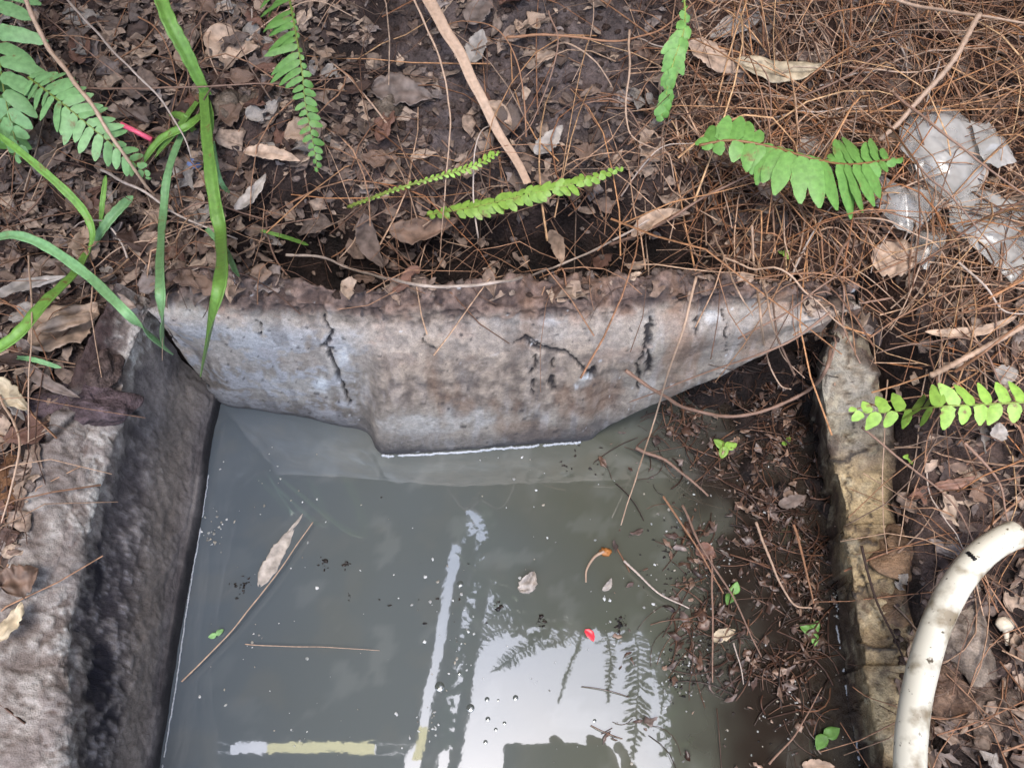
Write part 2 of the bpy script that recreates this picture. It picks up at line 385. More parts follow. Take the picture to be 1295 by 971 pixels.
def paint_far(x, y, z, px, py, v):
    a = fn(x, y, z, 24); b = fn(x, y, z, 90, 3); c3 = n3(x, y, z, 330)
    c = mixc(col(112, 104, 98), col(154, 144, 134), .45+.9*a+.5*b+.25*c3)
    c = mixc(c, col(176, 172, 172), .5*sm(.1, .6, fn(x*3, y, z*.5+7, 40)))
    # brown gritty patch in the middle, smooth grey to the left and right
    br = sm(450, 500, px+20*a)*(1-sm(760, 840, px+30*a))*(1-sm(500, 535, py+15*b))
    c = mixc(c, mixc(col(98, 84, 78), col(166, 148, 134), .5+b*1.3+.5*c3), .75*br)
    c = mixc(c, col(170, 138, 120), .55*sm(.15, .45, fn(x, y, z+4, 38))*(1-sm(430, 470, py)))
    for cx, cy, rx, ry in WH:
        q = math.hypot((px-cx)/rx, (py-cy)/ry)
        c = mixc(c, col(180, 176, 172), .6*(1-sm(.3, 1.15, q+.8*b+.3*a)))
    for cx, cy, rx, ry in ((433, 452, 9, 12), (903, 402, 12, 10), (672, 432, 10, 6), (740, 478, 8, 4), (405, 488, 14, 10), (690, 408, 22, 8)):
        q = math.hypot((px-cx)/rx, (py-cy)/ry)
        c = mixc(c, col(214, 218, 224), .75*(1-sm(.4, 1.1, q+.5*b)))
    yt = tab([(188, 386), (480, 402), (700, 400), (900, 384), (1085, 374)], px)
    top = 1-sm(yt-12, yt+10, py+12*a+6*b)
    if 380 < px < 860: top = max(top, .35*(1-sm(yt, yt+30, py+18*a+10*b)))
    c = mixc(c, col(176, 164, 156), .5*sm(yt-2, yt+14, py+10*b)*(1-sm(yt+35, yt+75, py+30*a+12*b)))
    c = mixc(c, mixc(col(66, 52, 50), col(126, 104, 96), .4+1.1*b+.5*c3), .9*top)
    c = mixc(c, col(124, 94, 74), .45*sm(.05, .5, fn(x*1.5, y, z*.6+11, 20))*sm(470, 560, px))
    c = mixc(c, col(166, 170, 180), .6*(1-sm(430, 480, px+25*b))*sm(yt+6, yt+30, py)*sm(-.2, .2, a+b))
    c = mixc(c, col(68, 60, 60), .35*sm(.3, .55, fn(x*2.2, y, z*.5+17, 34)))
    # damp dark foot
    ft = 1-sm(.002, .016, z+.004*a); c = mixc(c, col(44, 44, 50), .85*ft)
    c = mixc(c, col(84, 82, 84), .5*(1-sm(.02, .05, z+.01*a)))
    dd = 0
    for poly, w in CR:
        if abs(px-poly[0][0]) > 120: continue
        q = segd((px+2.5*c3+5*b, py+4*b), poly); k = (1-sm(w*.35, w*1.1, q+1.6*n3(x, y, z, 260)))*sm(-.6, -.3, n3(x+5, y, z, 90)); dd = max(dd, k)
    c = mixc(c, col(26, 23, 30), dd*.93)
    c = mixc(c, col(54, 50, 54), .8*sm(.62, .8, fn(x+3, y, z, 170, 2)))
    c = mixc(c, col(195, 195, 198), .7*sm(.78, .9, fn(x+8, y, z, 150, 2)))
    d_ = .0012*a+.0005*b*(1+3*top+br)+.0005*c3*(top+br*.5)-.0028*dd+(.0035*b+.003*a)*top*(1 if z > .15 else 0)
    if 462 < px < 486 and py > 460: d_ += 0
    return d_, c
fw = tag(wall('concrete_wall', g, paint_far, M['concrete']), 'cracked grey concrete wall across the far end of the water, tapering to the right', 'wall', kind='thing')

# right rim
Tw = [(430, 1030), (500, 1022), (560, 1034), (640, 1042), (760, 1056), (860, 1070), (971, 1088), (1100, 1100)]
Ti = [(400, 1058), (450, 1046), (500, 1034), (600, 1056), (700, 1068), (760, 1076), (860, 1092), (971, 1112), (1100, 1125)]
Tm = [(400, 1068), (450, 1062), (500, 1062), (600, 1084), (700, 1096), (860, 1120), (971, 1138), (1100, 1150)]
To = [(400, 1084), (450, 1102), (500, 1118), (600, 1136), (700, 1148), (860, 1166), (971, 1184), (1100, 1196)]
rows = []
for Y in [-.30, -.1, 0, .04, .08, .12, .16, .20, .24, .28, .315, .335]:
    e = .05*sm(.2, .33, Y); pt = lambda T, z: (XW(tab(T, max(390, min(1100, ROW(Y, z)))), Y, z), Y, z)
    a0 = pt(Tw, 0); o_ = pt(To, .054+e)
    pi_ = pt(Ti, .040+e); pj = pt(Ti, .052+e); pj = (pj[0]+.003, Y, pj[2]); pm_ = pt(Tm, .054+e)
    rows.append([(a0[0]+.004, Y, -.1), a0, pi_, pj, pm_, (o_[0], Y, .052+e), (o_[0]+.005, Y, .036+e), (o_[0]+.012, Y, .0)])
g = loft(rows, 420, 90)
def paint_rim(x, y, z, px, py, v):
    a = fn(x, y, z, 26); b = fn(x, y, z, 110, 3)
    c = mixc(col(108, 88, 64), col(176, 156, 120), .5+.9*a+.5*b)
    c = mixc(c, col(150, 148, 142), .6*(1-sm(520, 600, py+40*a)))
    c = mixc(c, col(66, 50, 40), .75*sm(.1, .45, fn(x, y, z+9, 34)))
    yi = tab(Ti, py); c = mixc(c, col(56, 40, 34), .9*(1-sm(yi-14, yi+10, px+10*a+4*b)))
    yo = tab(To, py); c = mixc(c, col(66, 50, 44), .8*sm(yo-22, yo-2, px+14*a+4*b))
    dd = 0
    for poly, w in (([(1072, 400), (1074, 440), (1076, 520), (1074, 600), (1078, 700), (1100, 760), (1150, 850)], 1.4), ([(1040, 590), (1080, 568), (1125, 560)], 5), ([(1050, 690), (1090, 684), (1140, 672)], 4),
                    ([(1060, 752), (1100, 742), (1125, 735)], 3.5), ([(1085, 815), (1130, 818)], 4), ([(1070, 900), (1100, 890)], 2), ([(1100, 640), (1098, 690)], 1.3)):
        dd = max(dd, (1-sm(w*.3, w*1.2, segd((px+9*b, py+14*a+8*b), poly)))*sm(-.4, 0, b+.4))
    c = mixc(c, col(38, 30, 26), .9*dd)
    c = mixc(c, col(92, 74, 58), .5*sm(.1, .4, b)); c = mixc(c, col(178, 166, 140), .35*sm(.25, .5, fn(x+2, y, z, 60, 3)))
    return .0022*a+.0012*b-.002*dd*(1+b)+(.0018 if n3(0, y, 0, 14) > 0 else -.001), c
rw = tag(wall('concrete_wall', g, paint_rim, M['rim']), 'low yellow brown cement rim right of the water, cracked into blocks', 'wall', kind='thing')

# ------------------------------------------------------------------ water
def poly_water():
    mb = MB(); xs_ = np.linspace(-.31, .36, 160); ys_ = np.linspace(-.5, .38, 200); vs = []; cs = []
    for y in ys_:
        for x in xs_:
            px, py = proj(x, y, 0)
            a = fn(x, y, 0, 6); b = fn(x, y, 0, 25, 3)
            c = mixc(col(93, 98, 98), col(90, 91, 80), sm(-.1, .15, x)+.4*a)
            c = mixc(c, col(150, 152, 148), .13*sm(.25, .5, fn(x+4, y, 0, 34, 4)))
            c = mixc(c, col(80, 89, 100), .7*(1-sm(-.26, -.10, x)))  # bluish skylight reflection painted into the water colour at the left
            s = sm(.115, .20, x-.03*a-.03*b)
            c = mixc(c, col(44, 34, 29), .93*s)  # submerged debris and the dark bank's reflection, painted into the water colour
            c = mixc(c, col(110, 108, 100), .15*sm(.1, .5, b))
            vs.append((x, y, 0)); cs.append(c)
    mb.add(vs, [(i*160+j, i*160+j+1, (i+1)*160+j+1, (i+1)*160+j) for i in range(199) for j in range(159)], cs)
    m, n, l, b = newmat('turbid_water')
    at = n.new('ShaderNodeAttribute'); at.attribute_name = 'Col'; l.new(at.outputs['Color'], b.inputs['Base Color'])
    b.inputs['Roughness'].default_value = .02; b.inputs['IOR'].default_value = 2.3; b.inputs['Specular IOR Level'].default_value = .5
    tc = n.new('ShaderNodeTexCoord'); nz = n.new('ShaderNodeTexNoise'); nz.inputs['Scale'].default_value = 26; nz.inputs['Detail'].default_value = 4
    l.new(tc.outputs['Object'], nz.inputs['Vector']); bp = n.new('ShaderNodeBump'); bp.inputs['Strength'].default_value = .032; bp.inputs['Distance'].default_value = .002
    l.new(nz.outputs['Fac'], bp.inputs['Height']); l.new(bp.outputs[0], b.inputs['Normal'])
    return tag(mb.build('water', m), kind='structure'), m
water, M['water'] = poly_water()

# surface lookup for laying things down
def bvh_of(objs):
    v = []; f = []
    for o in objs:
        k = len(v); v += [tuple(p.co) for p in o.data.vertices]; f += [tuple(i+k for i in p.vertices) for p in o.data.polygons]
    return BVHTree.FromPolygons(v, f)
BV = bvh_of([ground, lw, fw, rw, water])
def S(px, py, h=0):
    """point of the ground, wall or water seen there, raised by h"""
    hit = BV.ray_cast(Vector((0, 0, CZ)), ray(px, py).normalized())
    if hit[0] is None: return P(px, py, .1+h)
    # keep on the same line of sight after raising
    return P(px, py, hit[0].z+h) if h else hit[0]
def down(x, y):
    h = BV.ray_cast(Vector((x, y, 3)), Vector((0, 0, -1)))
    return (h[0], h[1]) if h[0] is not None else (Vector((x, y, 0)), Vector((0, 0, 1)))
def line(pts, h=0, n=40):
    """pts: (px, py[, extra height]) -> smooth 3D polyline laid over the scene"""
    w = [tuple(S(p[0], p[1], h+(p[2] if len(p) > 2 else 0))) for p in pts]
    return [Vector(q) for q in crv(w, n)]

# ------------------------------------------------------------------ litter that nobody could count
def region(px, py):
    """densities of straw and of leaf litter for a place"""
    inframe = -80 < px < 1380 and -80 < py < 1050
    if not inframe: return .5, .5
    s = .25; l_ = .55
    if 860 < px < 1045 and 400 < py < 800 : return .05, .06
    if py < 370:
        s = lerp(.22, 1.0, sm(740, 900, px)); l_ = lerp(.9, .35, sm(420, 560, px))
        if 470 < px < 820 and py < 190: s = .12; l_ = .18
        if 430 < px < 880 and py > 230: s = .65; l_ = .7
        if (350 < px < 450 and py > 300) or (560 < px < 880 and py > 268+10*n3(px*.01, 0, 0, 3)): s *= .35; l_ *= .22
    elif px > 1090: s = lerp(.55, .28, sm(500, 800, py)); l_ = .35
    elif px < 140: s = .3; l_ = .6
    return s, l_
def scatter(n, fnacc, x0=-.66, x1=.66, y0=-.14, y1=.86, water_ok=False):
    out = []; tries = 0
    while len(out) < n and tries < n*40:
        tries += 1
        x = random.uniform(x0, x1); y = random.uniform(y0, y1); p, nm = down(x, y)
        if p.z < .0012 and -.3 < x < .33 and not water_ok: continue
        px, py = proj(*p)
        if random.random() < fnacc(px, py, p, nm): out.append((p, nm, px, py))
    return out
WALLKEEP = lambda px, py: not ((185 < px < 1010 and 376 < py < 600) or (px < 300 and py > 400 and px > tab([(400, 120), (520, 70), (700, 20), (800, -20), (980, -60)], py)) or (1030 < px < 1132 and py > 430))
def on_ground(px, py): return WALLKEEP(px, py)
# small leaf scraps
mb = MB(); rnd = random.Random(3)
for p, nm, px, py in scatter(15000, lambda px, py, p, nm: region(px, py)[1] if on_ground(px, py) else 0):
    if rnd.random() < .5: L = rnd.uniform(.003, .009)
    else: L = rnd.uniform(.008, .026)
    q = nm.lerp(Vector((rnd.gauss(0, .35), rnd.gauss(0, .35), 1)), .6).to_track_quat('Z', 'Y').to_matrix().to_4x4()
    T = Matrix.Translation(p+Vector((0, 0, rnd.uniform(.0005, .004)))) @ q @ Matrix.Rotation(rnd.uniform(0, 6.28), 4, 'Z')
    leafmesh(mb, L, L*rnd.uniform(.2, .65), rnd, 1.1, .3, 7, 5, T, .4)
tag(mb.build('leaf_litter', M['litter']), 'brown leaf scraps strewn thickly over the soil around the pit', 'leaf litter', kind='stuff')
# crumbs of earth
mb = MB()
for p, nm, px, py in scatter(6500, lambda px, py, p, nm: (1 if 440 < px < 860 and py < 260 else .45) if on_ground(px, py) else (.05 if py < 420 and px > 800 else 0)):
    lump(mb, p, rnd.uniform(.0012, .0042), rnd.random()*90, 6, 4, (1, rnd.uniform(.6, 1.2), .7), .6)
cs_ = [mixc(col(58, 44, 38), col(134, 118, 110), rnd.random()**2) for _ in range(6500)]
per = 6*5; mb.c = [cs_[min(6499, i//per)] for i in range(len(mb.v))]
tag(mb.build('soil_crumbs', M['soil']), 'crumbs of damp brown earth scattered on the ground', 'soil crumbs', kind='stuff')
# straw
def straw_pts(p, L, rnd, lift=.012, curv=.5, n=6, follow=True):
    a_ = rnd.uniform(0, 6.28); k = rnd.gauss(0, curv); pts = []; d0 = Vector((math.cos(a_), math.sin(a_), 0)); s = Vector((-d0.y, d0.x, 0))
    tilt = rnd.gauss(0, .15); h0 = abs(rnd.gauss(0, lift))
    for i in range(n):
        t = i/(n-1)-.5; q = p+d0*(t*L)+s*(k*L*t*t*1.2)
        gz = down(q.x, q.y)[0].z if follow else p.z
        pts.append(Vector((q.x, q.y, max(gz, p.z-.02)*.6+p.z*.4+h0*(1-3*t*t)+tilt*t*L*.5+.001)))
        if pts[-1].z < gz: pts[-1].z = gz+.0008
    return pts
def straw_stuff(name, n, acc, Lr, rr, label, cat, mat, lift=.012, curv=.5, box=(-.66, .66, -.14, .86)):
    mb = MB(); rnd = random.Random(len(name)*7)
    for p, nm, px, py in scatter(n, acc, *box):
        L = rnd.uniform(*Lr); r = rnd.uniform(*rr); pts = straw_pts(p, L, rnd, lift, curv)
        tube(mb, pts, [r*(1-.5*i/5) for i in range(6)], 3, False)
    return tag(mb.build(name, mat), label, cat, kind='stuff')
straw_stuff('pine_straw', 5200, lambda px, py, p, nm: region(px, py)[0]**1.3 if on_ground(px, py) else 0, (.03, .15), (.0003, .00095), 'tangle of reddish brown dry pine straw over the ground', 'pine straw', M['straw'], .018, .4)
straw_stuff('fallen_straw', 700, lambda px, py, p, nm: (sm(830, 960, px)*(1-sm(330, 440, py))+.25*sm(1090, 1130, px)*(py < 700)+.12*(py < 340)*(px > 430)) if (on_ground(px, py) or (px > 880 and py < 440)) else 0, (.07, .19), (.0005, .0011), 'raised tangle of long orange brown dry stems over the right bank', 'straw', M['longstraw'], .03, .3)
straw_stuff('fine_roots', 4200, lambda px, py, p, nm: .3+.5*region(px, py)[0] if on_ground(px, py) else 0, (.012, .05), (.00015, .0004), 'hair fine brown roots matted in the soil', 'roots', M['roots'], .006, 1.6)

# ------------------------------------------------------------------ roof over the pit (seen mirrored in the water)
HR = 2.4
def RP(px, py, H=HR):
    r = ray(px, py); k = (CZ+H)/-r.z
    return Vector((r.x*k, r.y*k, H))
def slab(mb, poly, t=.03):
    n = len(poly); vs = list(poly)+[p+Vector((0, 0, t)) for p in poly]
    mb.add(vs, [tuple(range(n))[::-1], tuple(range(n, 2*n))]+[(i, (i+1) % n, (i+1) % n+n, i+n) for i in range(n)])
roofm = plain('dark_roof_sheet', (.05, .045, .04), .8)
timber = plain('old_timber', (.10, .075, .055), .8)
roof = empty('shade_roof', (-1.6, 1.5, 0), 'dark shade roof of sheets and beams overhead, mirrored in the water', 'roof')
def slit(t, off): return (lerp(577, 529, t)+off, lerp(685, 945, t))
def pan(pts, name='roof_sheet', m=None, t=.03):
    mb = MB(); slab(mb, [RP(*p) if not isinstance(p, Vector) else p for p in pts], t); return mb.build(name, m or roofm, roof, False)
V = Vector
s0, s1 = RP(*slit(0, -6)), RP(*slit((938-685)/260, -6)); far = 4.5  # sheets extended far past the mirrored part to cut ambient sky light
pan([V((-4.5, far, HR)), V((-4.5, s1.y, HR)), s1, s0, V((s0.x+.0, far, HR))])
y2 = RP(0, 951).y; yb = -.5
xa, xb = RP(288, 945).x, RP(474, 945).x; xc = RP(522, 945).x
pan([V((-4.5, s1.y-.002, HR)), V((-4.5, y2, HR)), V((xa, y2, HR)), V((xa, s1.y-.002, HR))])
pan([V((xb, s1.y-.002, HR)), V((xb, y2, HR)), V((xc-.02, y2, HR)), V((s1.x-.003, s1.y-.002, HR))])
pan([V((-4.5, y2-.002, HR)), V((-4.5, yb, HR)), V((xc-.12, yb, HR)), V((xc-.02, y2-.002, HR))])
e0, e1 = RP(*slit(0, 8)), RP(*slit(1.5, 8)); f0, f1 = RP(*slit(0, 24)), RP(*slit(1.5, 26))
pan([e0, e1, f1, f0], 'roof_beam', timber, .08)
g0_, g1_ = RP(*slit(-.2, 40)), RP(*slit(1.5, 40)); h0_, h1_ = RP(*slit(-.2, 50)), RP(*slit(1.5, 56))
pan([g0_, g1_, h1_, h0_], 'roof_beam', timber, .08)
pan([V((s0.x+.002, far, HR)), s0+V((.002, 0, 0)), e0, RP(590, 640), RP(612, 650), RP(628, 745), RP(665, 792), RP(760, 792), RP(824, 800), RP(848, 850), RP(852, 1010), V((4.5, -.1, HR)), V((4.5, far, HR))])
# a yellow plastic strip lies across the foot of the slit
mb = MB(); a_, b_ = slit((918-685)/260, 0), slit((962-685)/260, 0)
slab(mb, [RP(a_[0]-7, a_[1])+V((0, 0, .032)), RP(b_[0]-7, b_[1])+V((0, 0, .032)), RP(b_[0]+7, b_[1])+V((0, 0, .032)), RP(a_[0]+7, a_[1])+V((0, 0, .032))], .002)
q0, q1 = RP(335, 936), RP(470, 953); slab(mb, [V((q0.x, q0.y, HR+.033)), V((q0.x, q1.y, HR+.033)), V((q1.x, q1.y, HR+.033)), V((q1.x, q0.y, HR+.033))], .002)
ym, n, l, b = newmat('yellow_translucent_sheet'); tr = n.new('ShaderNodeBsdfTranslucent'); tr.inputs['Color'].default_value = (.95, .9, .62, 1)
tp = n.new('ShaderNodeBsdfTransparent'); tp.inputs['Color'].default_value = (.95, .9, .65, 1); ms = n.new('ShaderNodeMixShader'); ms.inputs[0].default_value = .6
l.new(tr.outputs[0], ms.inputs[1]); l.new(tp.outputs[0], ms.inputs[2]); l.new(ms.outputs[0], n['Material Output'].inputs['Surface'])
mb.build('plastic_strip', ym, roof, False)
bwm = plain('sky_blocker_grey', (.14, .13, .12), .85, .3, 3, .1, .2)
for label, x0, x1, y0, y1 in (('added unseen slab on the left, blocking low sky light', -4.6, -4.5, -3, 4.6), ('added unseen slab on the right, blocking low sky light', 4.5, 4.6, -3, 4.6), ('added unseen slab behind the bank, blocking low sky light', -4.49, 4.49, 4.52, 4.62)):  # unseen slabs added to cut ambient light, so the mirrored sky stands out
    mb = MB(); slab(mb, [V((x0, y0, -.5)), V((x1, y0, -.5)), V((x1, y1, -.5)), V((x0, y1, -.5))], HR+.49); tag(mb.build('sky_blocker', bwm, None, False), label, 'wall', kind='thing')
for x, y in ((-4.4, 4.4), (4.4, 4.4), (-4.4, -.4), (4.4, -.03)):
    mb = MB(); tube(mb, [(x, y, -.3), (x, y, HR-.002)], .05, 12); mb.build('post', timber, roof)

# ------------------------------------------------------------------ ferns and grass
def fernleaves(mb, curve, spec, sp, wid, ang=70, droop=.25, up=(0, -.25, 1), sides=(1, -1), rnd=None, prof=None, tipw=.65, lobes=0):
    """spec: list of (t, left length, right length) in metres along the frond"""
    rnd = rnd or random.Random(1); pts = [Vector(c) for c in curve]; n = len(pts); up = Vector(up).normalized(); up0 = up
    cl = [0]
    for a, b in zip(pts, pts[1:]): cl.append(cl[-1]+(b-a).length)
    tot = cl[-1]; k = max(2, int(tot/sp)); ts = [s_[0] for s_ in spec]
    for side, ci in ((1, 2), (-1, 1)):
        ll = [s_[ci] for s_ in spec]
        for i in range(k):
            dist = (i+.5+(.25 if side > 0 else -.25))*tot/k; t = dist/tot
            L = float(np.interp(t, ts, ll))*rnd.uniform(.9, 1.08)
            if L < .0012 or rnd.random() < .05: continue
            if rnd.random() < .12: L *= rnd.uniform(.5, .85)
            j = min(n-2, max(0, int(np.searchsorted(cl, dist))-1)); p = pts[j].lerp(pts[j+1], (dist-cl[j])/(cl[j+1]-cl[j]+1e-9))
            T = (pts[j+1]-pts[j]).normalized(); Sd = T.cross(up).normalized()*side; N = Sd.cross(T)*side; N = N if N.dot(up) > 0 else -N
            a = R(ang-18*t+rnd.uniform(-10, 10)); N = (N+Sd*rnd.uniform(-.45, .45)+T*rnd.uniform(-.3, .3)).normalized(); D = Sd*math.sin(a)+T*math.cos(a); w = wid*(.6+.4*L/max(ll)) if max(ll) > 0 else wid
            dz = droop*rnd.uniform(.1, 2.0); cv = rnd.uniform(.05, .2)
            base = len(mb.v); vs = []; nv = 3; m = 8
            W = D.cross(N).normalized()
            for q in range(m):
                u = q/(m-1); c = p+D*(L*u)-N*(dz*L*u*u)+T*(cv*L*u*u)+N*.0006
                ww = w*.5*(min(1, (u*5+.45))*(1-max(0, (u-.45)/.55)**2.2*tipw) if q < m-1 else .16)
                if lobes: ww *= 1+.12*(q % 2)
                ww *= 1+.22*(rnd.random()-.5)
                for v_ in (-1, 0, 1): vs.append(c+W*(v_*ww)+N*(abs(v_)*-.12*ww))
            vs2 = [v_-N*.0003 for v_ in vs]; fs = grid(m, nv); o = len(vs)
            mb.add(vs+vs2, fs+[(a_+o, d__+o, c_+o, b_+o) for a_, b_, c_, d__ in fs])
def frond(name, pts, spec, label, mat='fern', stem_r=(.0009, .0004), sp=.0075, wid=.0072, h=.02, ang=72, droop=.25, stem='fern_stem', cat='fern', group=None, leafname='foliage', **kw):
    c = line(pts, h, 60); t = empty(name, tuple(c[0]), label, cat, group)
    mb = MB(); tube(mb, c, list(np.linspace(stem_r[0], stem_r[1], 60)), 6); mb.build('stem', M[stem], t)
    mb = MB(); fernleaves(mb, c, spec, sp, wid, ang, droop, rnd=random.Random(len(label)), **kw); mb.build(leafname, M[mat], t)
    return t
# lengths in metres: 1 photo px is about 0.6 mm up here
frond('fern_frond', [(-14, -30, .03), (-4, 50, .03), (6, 120, .02), (26, 205, .01)], [(0, .034, .03), (.5, .032, .03), (.8, .018, .02), (1, .004, .004)],
      'pale green fern frond at the upper left corner, cut off by the picture edge', 'fern_pale', sp=.0125, wid=.0125, h=.02)
frond('fern_frond', [(-20, 100, .02), (0, 150, .015), (8, 175, .01), (20, 200, .0)], [(0, .02, .02), (.6, .02, .02), (1, .003, .003)],
      'small darker green fern tip low beside the left edge above the long grass', 'fern', sp=.011, wid=.011, h=.012)
frond('fern_frond', [(36, 98, .035), (75, 128, .04), (120, 165, .035), (160, 198, .025), (190, 226, .012)], [(0, .014, .012), (.15, .022, .017), (.45, .022, .022), (.75, .014, .016), (1, .002, .002)],
      'pale green fern frond with rounded leaflets crossed by a tan stem, above the pink straw', 'fern_pale', sp=.0068, wid=.0068, h=.015, ang=78, droop=.15)
frond('fern_frond', [(362, -20, .03), (372, 30, .03), (382, 90, .03), (386, 130, .025), (394, 170, .02), (402, 216, .01)], [(0, .001, .026), (.45, .003, .024), (.6, .009, .009), (.85, .0085, .0095), (1, .002, .002)],
      'narrow fern frond hanging straight down at the top edge with leaflets mostly on one side', 'fern', sp=.0060, wid=.0054, h=.015, ang=88)
frond('fern_frond', [(540, 272, .0), (600, 262, .012), (660, 248, .02), (720, 234, .022), (787, 213, .02)], [(0, .004, .004), (.25, .009, .010), (.7, .009, .010), (1, .002, .002)],
      'bright yellow green fern frond lying sideways above the middle of the far wall', 'fern_bright', sp=.0062, wid=.0062, h=.012, ang=66)
frond('fern_frond', [(440, 262, .0), (500, 240, .008), (560, 222, .012), (600, 210, .012), (634, 192, .012)], [(0, .002, .002), (.5, .003, .003), (.8, .005, .005), (.9, .008, .003), (1, .001, .001)],
      'thin half bare fern stem with tiny leaflets left of the bright fern', 'fern_bright', sp=.0045, wid=.003, h=.01, stem_r=(.0014, .0005))
frond('fern_frond', [(884, 184, .03), (925, 178, .035), (975, 186, .04), (1025, 200, .04), (1075, 208, .035), (1138, 200, .03)],
      [(0, .006, .002), (.10, .021, .012), (.2, .022, .018), (.3, .003, .028), (.45, .002, .038), (.6, .002, .037), (.68, .026, .036), (.8, .028, .032), (.86, .024, .012), (.9, .012, .009), (1, .004, .004)],
      'broad green fern frond with long overlapping leaflets beside the plastic bag', 'fern', sp=.0078, wid=.0135, h=.015, ang=98, tipw=.85, stem='brown_stem', droop=.2, stem_r=(.0012, .0008))
frond('fern_frond', [(1310, 508, .03), (1250, 511, .035), (1190, 514, .035), (1150, 518, .03), (1110, 522, .025), (1074, 520, .02)], [(0, .015, .016), (.5, .0145, .0155), (.9, .012, .013), (1, .004, .005)],
      'fresh green fern frond with separate pointed leaflets reaching over the right rim', 'fern_bright', sp=.0105, wid=.0085, h=.02, ang=82, tipw=.9, droop=.1)
frond('fern_frond', [(862, -30, .03), (866, 30, .03), (850, 85, .025), (836, 150, .015)], [(0, .006, .002), (.22, .001, .001), (.3, .004, .012), (.45, .012, .017), (.62, .019, .010), (.7, .001, .010), (.74, .012, .002), (.86, .010, .012), (1, .004, .004)],
      'ragged broken green fern leaf hanging from the top edge above the dry straw', 'fern', sp=.008, wid=.010, h=.015, ang=50, tipw=.95)
def blades(label, base, specs, cat='grass', mat='grass', name='grass_plant', group=None):
    t = empty(name, tuple(S(*base)), label, cat, group)
    for pts, w, m_ in specs:
        c = line(pts, .006, 36); n = 36
        W = [w*(.45+.55*math.sin(math.pi*min(1, (i/(n-1))*.7+.12)))*(1 if i < n-4 else math.sqrt((n-1-i)/4+.02)) for i in range(n)]
        W = [q*.84*(1+.06*math.sin(i*1.3+w*999)) for i, q in enumerate(W)]; mb = MB(); ribbon(mb, c, W, .55, up=(0, -.35, 1), nv=7, twist=.35); mb.build('leaf', M[m_ or mat], t)
    return t
blades('tuft of long green grass arching over the corner of the left wall', (116, 318), [
    ([(-10, 165, .03), (30, 195, .035), (80, 238, .03), (108, 268, .025), (119, 296, .015), (112, 322, 0)], .0075, None),
    ([(112, 320, 0), (95, 350, .02), (60, 385, .03), (25, 425, .03), (-15, 452, .02)], .0125, 'grass'),
    ([(-12, 304, .03), (20, 298, .035), (60, 312, .04), (115, 350, .045), (165, 398, .045), (219, 448, .04)], .0085, 'grass_pale'),
    ([(118, 312, 0), (140, 278, .012), (168, 248, .015)], .009, 'grass_pale'), ([(128, 292, .002), (130, 260, .015), (134, 222, .02)], .0045, None),
    ([(20, 452, .0), (45, 455, .012), (78, 465, .008)], .004, 'grass_pale')])
blades('tuft of broad green grass hanging down over the far wall near its left end', (262, 150), [
    ([(262, 120, 0), (236, 68, .03), (215, 30, .045), (196, -20, .05)], .0135, 'grass'),
    ([(258, 108, 0), (262, 160, .02), (268, 215, .03), (276, 268, .03), (283, 300, .035), (284, 345, .05), (272, 400, .06), (254, 476, .05)], .0125, None),
    ([(240, 150, 0), (215, 215, .02), (208, 280, .03), (205, 350, .045), (207, 400, .05), (207, 438, .045)], .0085, 'grass_pale'),
    ([(262, 140, 0), (240, 160, .012), (205, 178, .012), (178, 212, .004)], .009, 'grass'), ([(250, 130, 0), (225, 165, .015), (196, 200, .006)], .007, None),
    ([(270, 180, 0), (278, 225, .012), (290, 244, .006)], .005, 'grass_pale'), ([(262, 290, .01), (285, 315, .02), (303, 350, .03)], .006, 'grass_pale'),
    ([(255, 105, 0), (268, 150, .01), (262, 200, .01)], .006, 'grass'), ([(245, 165, 0), (232, 150, .01), (215, 145, .01)], .008, 'grass')])
blades('thin green grass blade fallen above the cracked left part of the far wall', (385, 308), [([(330, 292, .004), (360, 300, .006), (390, 310, .002)], .004, 'grass')])
def sprout(px, py, r, label, name='sprout', cat='seedling', n=3, mat='fern_bright'):
    p = S(px, py); t = empty(name, tuple(p), label, cat)
    rr = random.Random(px)
    mb = MB(); tube(mb, [p-Vector((0, 0, .002)), p+Vector((.001, 0, r*.4))], .0006, 5); mb.build('stem', M['fern_stem'], t)
    for i in range(n):
        a = i*6.283/n+rr.random(); T = Matrix.Translation(p+Vector((math.cos(a)*r*.5, math.sin(a)*r*.5, r*.45))) @ Matrix.Rotation(a, 4, 'Z') @ Matrix.Rotation(rr.uniform(-.4, .2), 4, 'Y')
        mb = MB(); leafmesh(mb, r*1.1, r*.75, rr, .4, .2, 8, 5, T); mb.build('leaf', M[mat], t)
sprout(915, 568, .011, 'green seedling standing in the debris near the tapering end of the far wall')
sprout(994, 560, .006, 'tiny yellow green seedling in the debris close to the right rim', n=2)
sprout(1150, 580, .006, 'small yellow green sprout on the soil below the right fern', n=3)
sprout(1024, 800, .010, 'green seedling half sunk in the dark water beside the right rim', n=3, mat='fern')
sprout(1040, 930, .012, 'green leaf pair in the dark water at the foot of the right rim', n=2, mat='fern')
sprout(925, 752, .010, 'green weed tip among the floating twigs', n=2, mat='fern')
sprout(990, 322, .007, 'small green sprout in the straw above the far wall end', n=3, mat='fern_bright')
sprout(275, 803, .006, 'pale green scrap of plant floating on the twig near the left wall', n=2, mat='fern_pale')

